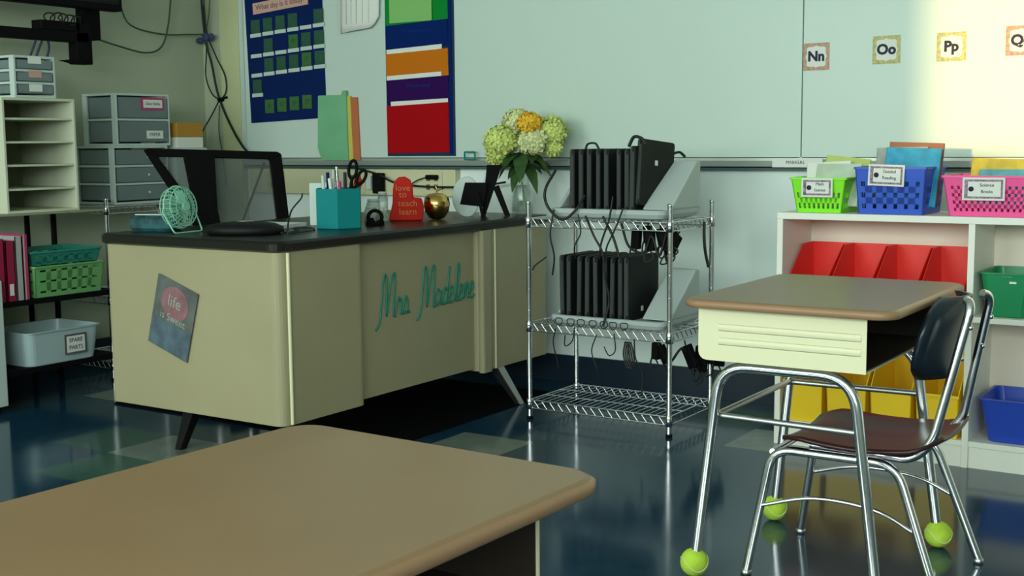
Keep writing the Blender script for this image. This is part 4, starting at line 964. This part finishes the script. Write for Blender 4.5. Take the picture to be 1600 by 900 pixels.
# coloured pocket chart
rp = thing('pocket_chart', 'tall narrow pocket chart of green, navy, orange, purple and red pockets', 'pocket chart', (-3.45, BY, 1.4))
rx0, rx1 = -3.640, -3.252
def zs(zl): return zl
MB().box(rx0, rx1, BY-.003, BY, .972, 1.86).build('backing', 'p_border', rp)
pock = [('green_pocket', 'p_green', 1.560, 1.84, 1.568), ('navy_pocket', 'p_navy', 1.455, 1.565, 1.5), ('orange_pocket', 'p_orange', 1.322, 1.437, 1.4), ('purple_pocket', 'p_purple', 1.205, 1.318, 1.3), ('red_pocket', 'p_red', .985, 1.200, 1.1)]
for k, (n_, m, z0, z1, _) in enumerate(pock):
    b = MB(); xa, xb = rx0+.006, rx1-.030; d = .006+.0005*k
    b.hexa([(xa,BY-d,z0),(xb,BY-d,z0+.004),(xb,BY-.003,z0+.004),(xa,BY-.003,z0),(xa,BY-d-.004,z1),(xb,BY-d-.004,z1+.012),(xb,BY-.003,z1+.012),(xa,BY-.003,z1)]); b.build(n_, m, rp)
MB().box(rx1-.030, rx1-.012, BY-.006, BY-.003, .98, 1.86).build('side_border', 'p_navy', rp)
q = MB(); q.text('Wednesday', .024, facing_room(-3.45, BY-.0113, 1.535), sx=1.6); q.build('navy_pocket_lettering', 'chart_blue2', rp)
q = MB(); q.text('Thursday', .024, facing_room(-3.45, BY-.0123, 1.29), sx=1.6); q.build('purple_pocket_lettering', 'chart_blue2', rp)
b = MB(); b.box(-3.605, -3.365, BY-.0145, BY-.012, 1.575, 1.69); o = b.build('note_card', 'note_green'); tag(o, 'pale green card tucked in the green pocket of the tall chart', 'card')
for z, xa, xb, lab, dz in ((1.437, -3.63, -3.315, 'white sheet sticking out above the orange pocket', .010), (1.318, -3.63, -3.32, 'white sheet sticking out above the purple pocket', .008), (1.201, -3.61, -3.285, 'thin white sheet sticking out above the red pocket', .006)):
    b = MB(); b.hexa([(xa,BY-.0045,z-.06),(xb,BY-.0045,z-.055),(xb,BY-.0035,z-.055),(xa,BY-.0035,z-.06),(xa,BY-.0045-.006,z+.020),(xb,BY-.0045-.006,z+.022+dz),(xb,BY-.0035-.006,z+.022+dz),(xa,BY-.0035-.006,z+.020)])
    tag(b.build('paper_sheet', 'paper'), lab, 'paper', 'white sheets in the tall pocket chart')
# folders standing on the rail
FZ = .953
def folder(label, x0, x1, h, y, m, lean, tab=True):
    t = thing('folder', label, 'folder', ((x0+x1)/2, y, FZ))
    b = MB(); poly = [(x0+.015, FZ), (x1, FZ), (x1-lean*.2, FZ+h), (x1-.03, FZ+h), (x1-.035, FZ+h-.02), (x0-.0, FZ+h-.02), (x0-.01, FZ+.06)] if tab else [(x0, FZ), (x1, FZ), (x1-.01, FZ+h), (x0-.01, FZ+h)]
    b.rings([[(x, y-.003, z) for x, z in poly], [(x, y, z) for x, z in poly]], smooth=False); b.build('cover', m, t)
    b = MB(); b.rings([[(x, y+.001, z+.003) for x, z in poly], [(x, y+.004, z+.003) for x, z in poly]], smooth=False); b.build('back_cover', m, t)
folder('mint green folder standing on the chalk rail under the blue chart', -4.045, -3.865, .325, BY-.018, 'folder_green', .02)
folder('yellow folder edge standing just right of the mint folder', -3.895, -3.840, .300, BY-.011, 'folder_yellow', 0, False)
folder('orange folder standing at the right of the other folders on the rail', -3.850, -3.802, .292, BY-.006, 'folder_orange', 0, False)

# ================================================================== MESH OFFICE CHAIR behind the desk
oc = thing('office_chair', 'black office chair with a see-through mesh back behind the desk', 'chair', (-3.85, 3.70, 0))
# back drawn in its own plane, then turned
OX = Matrix.Translation((-3.83, 3.66, 0)) @ Matrix.Rotation(R(65), 4, 'Z')
def ring_frame(outer, inner, y0, y1):
    b = MB(); n = len(outer)
    for k in range(n):
        a, c = outer[k], outer[(k+1) % n]; d, e = inner[k], inner[(k+1) % n]
        b.hexa([(a[0],y0,a[1]),(c[0],y0,c[1]),(e[0],y0,e[1]),(d[0],y0,d[1]),(a[0],y1,a[1]),(c[0],y1,c[1]),(e[0],y1,e[1]),(d[0],y1,d[1])])
    return b
outer = [(-.315,1.012), (-.30,1.020), (.245,1.000), (.262,.990), (.290,.70), (.26,.62), (-.05,.60), (-.10,.66)]
inner = [(-.262,.982), (-.255,.985), (.205,.968), (.212,.960), (.235,.72), (.22,.66), (-.02,.645), (-.05,.68)]
b = ring_frame(outer, inner, -.014, .014); b.xf(OX); b.build('back_frame', 'black', oc, bevel=.004)
b = MB(); b.rings([[(x, -.002, z) for x, z in inner], [(x, .000, z) for x, z in inner]], smooth=False); b.xf(OX); b.build('mesh', 'mesh', oc)
b = MB(); b.rings([[(x, -.030, z) for x, z in ((-.165,.995),(-.035,.992),(-.030,.76),(.0,.62),(-.07,.62),(-.13,.78))], [(x, -.012, z) for x, z in ((-.165,.995),(-.035,.992),(-.030,.76),(.0,.62),(-.07,.62),(-.13,.78))]], smooth=False); b.xf(OX); b.build('spine', 'black', oc, bevel=.004)
b = MB(); b.tube(catmull([(.205,.04,.955), (.16,.05,.84), (.10,.05,.70), (.08,.05,.64)], 6), .005, 6); b.xf(OX); b.build('tilt_cord', 'cable', oc)
b = MB(); b.rbox(-.25, .25, -.52, -.05, .44, .52, r=.07, b=.02); b.xf(OX); b.build('seat', 'black', oc)
b = MB(); b.tube([(0,.03,.66), (0,.03,.50), (0,-.05,.42), (0,-.28,.42)], .018, 8); b.xf(OX); b.build('back_support', 'black', oc)
b = MB(); b.tube([(0,-.28,.42), (0,-.28,.09)], .026, 14); b.xf(OX); b.build('gas_lift', 'chrome_dull', oc)
for k in range(5):
    a = 2*PI*k/5+.3
    b = MB(); b.tube([(0,-.28,.10), (.25*math.cos(a),-.28+.25*math.sin(a),.065)], [.024,.016], 8); b.xf(OX); lg = b.build('base_arm', 'black', oc)
    b = MB(); b.lathe([(0,-.012),(.026,-.012),(.028,0),(.026,.012),(0,.012)], (.25*math.cos(a),-.28+.25*math.sin(a),.029), 14, 'x', cap=False); b.xf(OX); b.build('caster', 'black', lg)

# ================================================================== LEFT CORNER
# black shelf unit with organiser, baskets, bin
LX0, LX1, LY0, LY1 = -4.80, -4.235, 2.86, 3.42
LY0 = 2.885
ls = thing('black_shelf', 'low black shelf unit carrying the paper sorter, on the left wall', 'shelf unit', (-4.5, 3.15, 0))
for z in (.160, .432): MB().box(LX0, LX1, LY0, LY1, z-.022, z).build('shelf_board', 'black', ls, bevel=.002)
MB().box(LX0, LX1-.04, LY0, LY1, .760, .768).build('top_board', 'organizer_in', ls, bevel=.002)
for x in (LX0+.02, LX1-.36):
    for y in (LY0+.02, LY1-.02): MB().tube([(x, y, 0), (x, y, .768)], .012, 8).build('post', 'black', ls)
# white cabinet edge at the far left
t = thing('white_cabinet', 'pale cabinet end at the far left edge, beside the black shelf', 'cabinet', (-4.4, 2.6, 0))
MB().box(-4.80, -4.22, 2.30, 2.878, .03, .52).build('cabinet_body', 'greywhite', t, bevel=.004)
MB().box(-4.80, -4.25, 2.31, 2.865, 0, .03).build('plinth', 'black', t)
# paper sorter
og = thing('paper_sorter', 'ivory paper sorter with five open slots under the small drawer tower', 'organizer', (-4.45, 3.14, .775))
ox0, ox1, oy0, oy1, oz0, oz1 = -4.66, -4.30, 2.975, 3.312, .7685, 1.222
MB().box(ox0, ox1, oy0, oy0+.010, oz0, oz1).build('side_panel', 'organizer', og, bevel=.001)
MB().box(ox0, ox1, oy1-.010, oy1, oz0, oz1).build('side_panel', 'organizer', og, bevel=.001)
MB().box(ox0, ox1, oy0+.010, oy1-.010, oz1-.010, oz1).build('top_panel', 'organizer', og, bevel=.001)
MB().box(ox0, ox1, oy0+.010, oy1-.010, oz0, oz0+.010).build('bottom_panel', 'organizer', og, bevel=.001)
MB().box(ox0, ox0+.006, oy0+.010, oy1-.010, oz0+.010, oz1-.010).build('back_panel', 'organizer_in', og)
for z in (.862, .956, 1.048, 1.140): MB().box(ox0+.006, ox1-.006, oy0+.010, oy1-.010, z-.004, z+.004).build('shelf', 'organizer', og)
def drawer_unit(name, label, x0, x1, y0, y1, z0, z1, nd, fm='greywhite', dm='clearplast', bar=.03, knobs=True):
    t = thing(name, label, 'drawers', ((x0+x1)/2, (y0+y1)/2, z0))
    e = .010; H = (z1-z0-2*e)
    f = MB(); f.box(x0, x1, y0, y1, z0, z0+e); f.box(x0, x1, y0, y1, z1-e, z1)
    for y in (y0, y1-e): f.box(x1-bar, x1, y, y+e, z0+e, z1-e); f.box(x0, x0+bar, y, y+e, z0+e, z1-e)
    f.box(x0, x0+e*.4, y0+e, y1-e, z0+e, z1-e)
    for k in range(1, nd):
        z = z0+e+H*k/nd
        for y in (y0+.001, y1-e-.001+.0): f.box(x0+bar, x1-bar, y, y+e*.8, z-.005, z+.005)
        f.box(x1-.010, x1-.001, y0+e, y1-e, z-.005, z+.005)
    f.build('frame', fm, t, bevel=.0015)
    for k in range(nd):
        za = z0+e+H*k/nd+.006; zb = z0+e+H*(k+1)/nd-.007
        d = MB(); ya, yb, xa, xb = y0+e+.002, y1-e-.002, x0+.012, x1+.001; th = .003
        d.box(xa, xb, ya, yb, za, za+th); d.box(xa, xa+th, ya, yb, za, zb); d.box(xb-th, xb, ya, yb, za, zb); d.box(xa, xb, ya, ya+th, za, zb); d.box(xa, xb, yb-th, yb, za, zb)
        do = d.build('drawer', dm, t)
        MB().box(xa+.01, xb-.012, ya+.008, yb-.008, za+.004, za+(zb-za)*.55).build('contents', 'poster_c', do)
        if knobs: MB().lathe([(0,0),(.004,0),(.006,.008),(.004,.011),(0,.011)], (xb, (ya+yb)/2+.035, (za+zb)/2), 10, 'x', cap=False).build('knob', 'greywhite', do)
    return t
d1 = drawer_unit('drawer_tower', 'small clear three-drawer tower on top of the ivory paper sorter', -4.52, -4.305, 3.040, 3.230, 1.2225, 1.388, 3, knobs=False)
for k, (z, mm) in enumerate(((1.268-.02, 'paper'), (1.308-.005, 'pinkpaper'), (1.362-.005, 'paper'))): MB().box(-4.3035, -4.3025, 3.105, 3.165, z, z+.028).build('label', mm, d1)
# next to it, further left, another small unit partly out of frame
drawer_unit('drawer_tower', 'clear drawer tower cut off by the left edge of the photo, above the sorter', -4.60, -4.42, 2.80+.03, 3.00, 1.2225, 1.375, 3, knobs=False) if False else None
lo = drawer_unit('drawer_unit', 'larger frosted drawer unit with three knobs, lower of the two stacked units', -4.72, -4.45, 3.615, 3.925, .7715, 1.030, 3)
up_ = drawer_unit('drawer_unit', 'frosted drawer unit with a red and white label, stacked on the other one', -4.68, -4.455, 3.645, 3.950, 1.0305, 1.262, 2, knobs=False)
MB().box(-4.4535, -4.4520, 3.785, 3.915, 1.190, 1.245).build('label', 'hotpink', up_); MB().box(-4.4519, -4.4510, 3.797, 3.905, 1.200, 1.236).build('label', 'paper', up_)
MB().box(-4.4535, -4.4520, 3.810, 3.905, 1.062, 1.098).build('label', 'paper', up_); q = MB(); q.text('PAPER', .022, facing_right(-4.4515, 3.857, 1.08)); q.text('Glue Sticks', .019, facing_right(-4.4505, 3.851, 1.218)); q.build('lettering', 'card_green', up_)
wire_rack('wire_rack', 'chrome wire rack in the corner behind the beige desk, under the frosted drawers', -4.80, -4.425, 3.545, 4.16, .800, (.766, .37, .08))
# orange tub on a plain box
t = thing('storage_box', 'plain grey storage box behind the office chair under the orange tub', 'box', (-4.55, 4.06, .7715))
MB().box(-4.72, -4.44, 3.965, 4.15, .7715, .985).build('box_body', 'greywhite', t, bevel=.004); MB().box(-4.725, -4.435, 3.96, 4.155, .985, 1.018).build('lid', 'greywhite', t, bevel=.004)
t = thing('craft_box', 'orange box with a white lower band beside the stacked drawers', 'box', (-4.55, 4.06, 1.0185))
MB().box(-4.60, -4.45, 3.985, 4.145, 1.0185, 1.068).build('lower_band', 'paper', t, bevel=.003); MB().box(-4.60, -4.45, 3.985, 4.145, 1.068, 1.135).build('box_body', 'orange', t, bevel=.003)
# binders on the middle shelf
bx = -4.235
binders = [(2.868, .040, .245, 'magenta', 'dark magenta binder at the left edge, on the middle black shelf'), (2.915, .038, .235, 'magenta', 'magenta binder with a small white label, second from the left'), (2.958, .030, .250, 'binder_grey', 'light grey binder standing between magenta and pink binders'), (2.992, .022, .256, 'hotpink', 'narrow hot pink binder beside the green basket'),]
for k, (y, w_, h, m, lab) in enumerate(binders):
    t = thing('binder', lab, 'binder', (bx-.13, y+w_/2, .4325), 'binders on the black shelf')
    h *= 1.0
    MB().box(bx-.26, bx-.006, y, y+.003, .4325, .4325+h).box(bx-.26, bx-.006, y+w_-.003, y+w_, .4325, .4325+h).box(bx-.009, bx-.006, y, y+w_, .4325, .4325+h).build('cover', m, t)
    MB().box(bx-.25, bx-.012, y+.005, y+w_-.005, .436, .4325+h-.012).build('pages', 'paper', t)
    if k == 1: MB().box(bx-.006, bx-.005, y+.010, y+w_-.010, .455, .50).build('spine_label', 'paper', t)
    if k == 3: MB().box(bx-.006, bx-.005, y+.001, y+.007, .4325, .4325+h).build('spine_edge', 'pinkpaper', t)
# green and teal baskets
def side_basket(label, y0, y1, z0, h, x1, m, nu, nv, mt, name='basket'):
    return lattice_basket(name, label, x1-.13, (y0+y1)/2, z0, .25, y1-y0, .22, (y1-y0)*.94, h, m, max(4, nu//2+2), nv, mt=mt, ns=nu+1, gu=.7, gv=4.5, mb=.14)
side_basket('leaf green slotted basket on the middle black shelf, under the sea-green one', 3.032, 3.365, .4325, .125, -4.225, 'bkgreen', 5, 3, .12)
side_basket('sea-green slotted basket stacked on the leaf green basket', 3.032, 3.37, .4325+.127, .055, -4.245, 'bkteal', 5, 2, .35)
# white bin with framed label
wbn = tub('storage_bin', 'pale glossy bin with a framed label on the bottom black shelf', 'bin', -4.36, 3.150, .1605, .285, .355, .25, .325, .135, 'bin_white', rim=.014, r=.035)
MB().box(.141, .1425, -.005, .100, .1605+.030, .1605+.112).build('label_frame', 'poster_a', wbn)
MB().box(.1426, .1432, .004, .091, .1605+.038, .1605+.104).build('label_card', 'paper', wbn)
q = MB(); q.text('SPARE', .024, facing_right(.1436, .0475, .1605+.086)); q.text('PARTS', .024, facing_right(.1436, .0475, .1605+.056)); q.build('label_lettering', 'ink', wbn)

# ------------------------------------------------------------------ wall screen and its mount
tv = thing('television', 'black wall television with its bracket in the top left corner', 'television', (-4.5, 3.3, 1.7))
MB().box(-4.56, -4.50, 2.70, 3.745, 1.622, 2.30).build('screen_body', 'black', tv, bevel=.006)
MB().box(-4.499, -4.498, 2.72, 3.725, 1.65, 2.28).build('screen', 'black_gloss', tv)
MB().box(-4.62, -4.56, 3.585, 3.67, 1.495, 2.1).build('upright_bracket', 'black', tv, bevel=.003)
MB().box(-4.60, -4.54, 3.525, 3.605, 1.385, 1.56).build('lower_bracket', 'black', tv, bevel=.003)
MB().box(-4.60, -4.54, 2.70, 3.59, 1.478, 1.522).build('shelf_bar', 'black', tv, bevel=.003)
MB().box(-4.86, -4.57, 3.30, 3.44, 1.85, 2.0).build('wall_arm', 'black', tv)
MB().prism([(3.47, 1.400), (3.55, 1.385), (3.55, 1.397)], 'x', -4.60, -4.53).build('hook', 'black', tv)
t = thing('media_player', 'small black player with tangled cables on the bar under the screen', 'player', (-4.57, 3.43, 1.5225))
MB().rbox(-4.61, -4.54, 3.35, 3.55, 1.5225, 1.562, r=.008, b=.003).build('player_body', 'black', t)
b = MB(); rnd = random.Random(11)
for k in range(5):
    cy = 3.40+.034*k; b.tube(catmull([(-4.55+rnd.uniform(-.01,.01), cy+.026*math.cos(a), 1.570+.022*math.sin(a)+rnd.uniform(-.006,.006)) for a in [2*PI*i/7 for i in range(7)]], 4, closed=True), .0032, 6, closed=True)
b.build('cable_tangle', 'cable', t)
for k, (y, y2) in enumerate(((3.345, 3.345), (3.375, 3.375), (3.395, 3.425))):
    cable('hanging_cable', 'dark blue cable hanging below the bar of the screen, %s from the left' % NUM[k], [(-4.565, y, 1.49), (-4.60, y2, 1.44), (-4.66, y2+.005, 1.36)], .005, 'bluetie')
# ------------------------------------------------------------------ cables on the walls
def wl(px_y, z, x=-4.80): return (x, px_y, z)
GW = 'cables hanging in the corner'
WX = YB-.045
def cw(x, z, d=0): return (x, WX-d, z)
cable('wall_cable', 'thick black cable falling from the ceiling and curving right to the chalk rail', [cw(-4.85+.03, 1.95), cw(-4.80, 1.60), cw(-4.755, 1.44), cw(-4.715, 1.28), cw(-4.63, 1.12), cw(-4.51, 1.00, .02), cw(-4.40, .970, .03), cw(-4.30, .958, .035)], .006, group=GW)
cable('wall_cable', 'black cable bowing left of the bundle between its two ties', [cw(-4.83, 1.90), cw(-4.79, 1.62), cw(-4.79, 1.50), cw(-4.80, 1.38), cw(-4.76, 1.29), cw(-4.70, 1.255)], .0035, group=GW)
cable('wall_cable', 'black cable bowing right of the bundle between its two ties', [cw(-4.80, 1.90), cw(-4.785, 1.62), cw(-4.73, 1.49), cw(-4.665, 1.38), cw(-4.66, 1.30), cw(-4.70, 1.255)], .0035, group=GW)
cable('wall_cable', 'thin grey cable beside the bundle above the upper tie', [cw(-4.74, 1.90), cw(-4.76, 1.70), cw(-4.785, 1.60), cw(-4.77, 1.50), cw(-4.74, 1.38)], .003, 'cable_green', group=GW)
cable('wall_cable', 'thin cable running down left from the lower tie to the orange box', [cw(-4.715, 1.25), cw(-4.77, 1.18), cw(-4.83, 1.08, .02), cw(-4.82, 1.0, .02), cw(-4.76, .90, .02)], .0035, group=GW)
cable('wall_cable', 'thin brown-grey cable hanging straight below the lower tie', [cw(-4.71, 1.23), cw(-4.72, 1.10), cw(-4.70, .98), cw(-4.68, .82)], .003, 'cable_green', group=GW)
b = MB(); b.ball(cw(-4.79, 1.575), .026, 10, (1, .6, .9)); b.ball(cw(-4.835, 1.56), .024, 10, (1.1, .5, .7)); b.ball(cw(-4.75, 1.575), .020, 10, (.8, .5, 1)); tag(b.build('cable_tie', 'bluetie'), 'slate blue strap tying the corner cables near the top', 'cable tie')
b = MB(); b.ball(cw(-4.70, 1.258), .018, 10, (1.3, .7, .6)); b.tube([cw(-4.70, 1.262), cw(-4.655, 1.270)], .006, 6); tag(b.build('cable_tie', 'black'), 'black tie holding the corner cables halfway down', 'cable tie')
cable('wall_cable', 'grey-green cable swagging from the screen to the upper tie', [(-4.52, 3.74, 1.68), (-4.76, 4.00, 1.60), (-4.82, 4.24, 1.575), (-4.82, 4.42, 1.585), cw(-4.80, 1.59)], .004, 'cable_green', group=GW)
cable('wall_cable', 'grey-green cable looping under the screen bracket and up the wall', [(-4.57, 3.66, 1.50), (-4.68, 3.85, 1.49), (-4.78, 4.10, 1.475), (-4.80, 4.22, 1.51), (-4.80, 4.27, 1.62), (-4.80, 4.30, 1.80)], .0045, 'cable_green', group=GW)
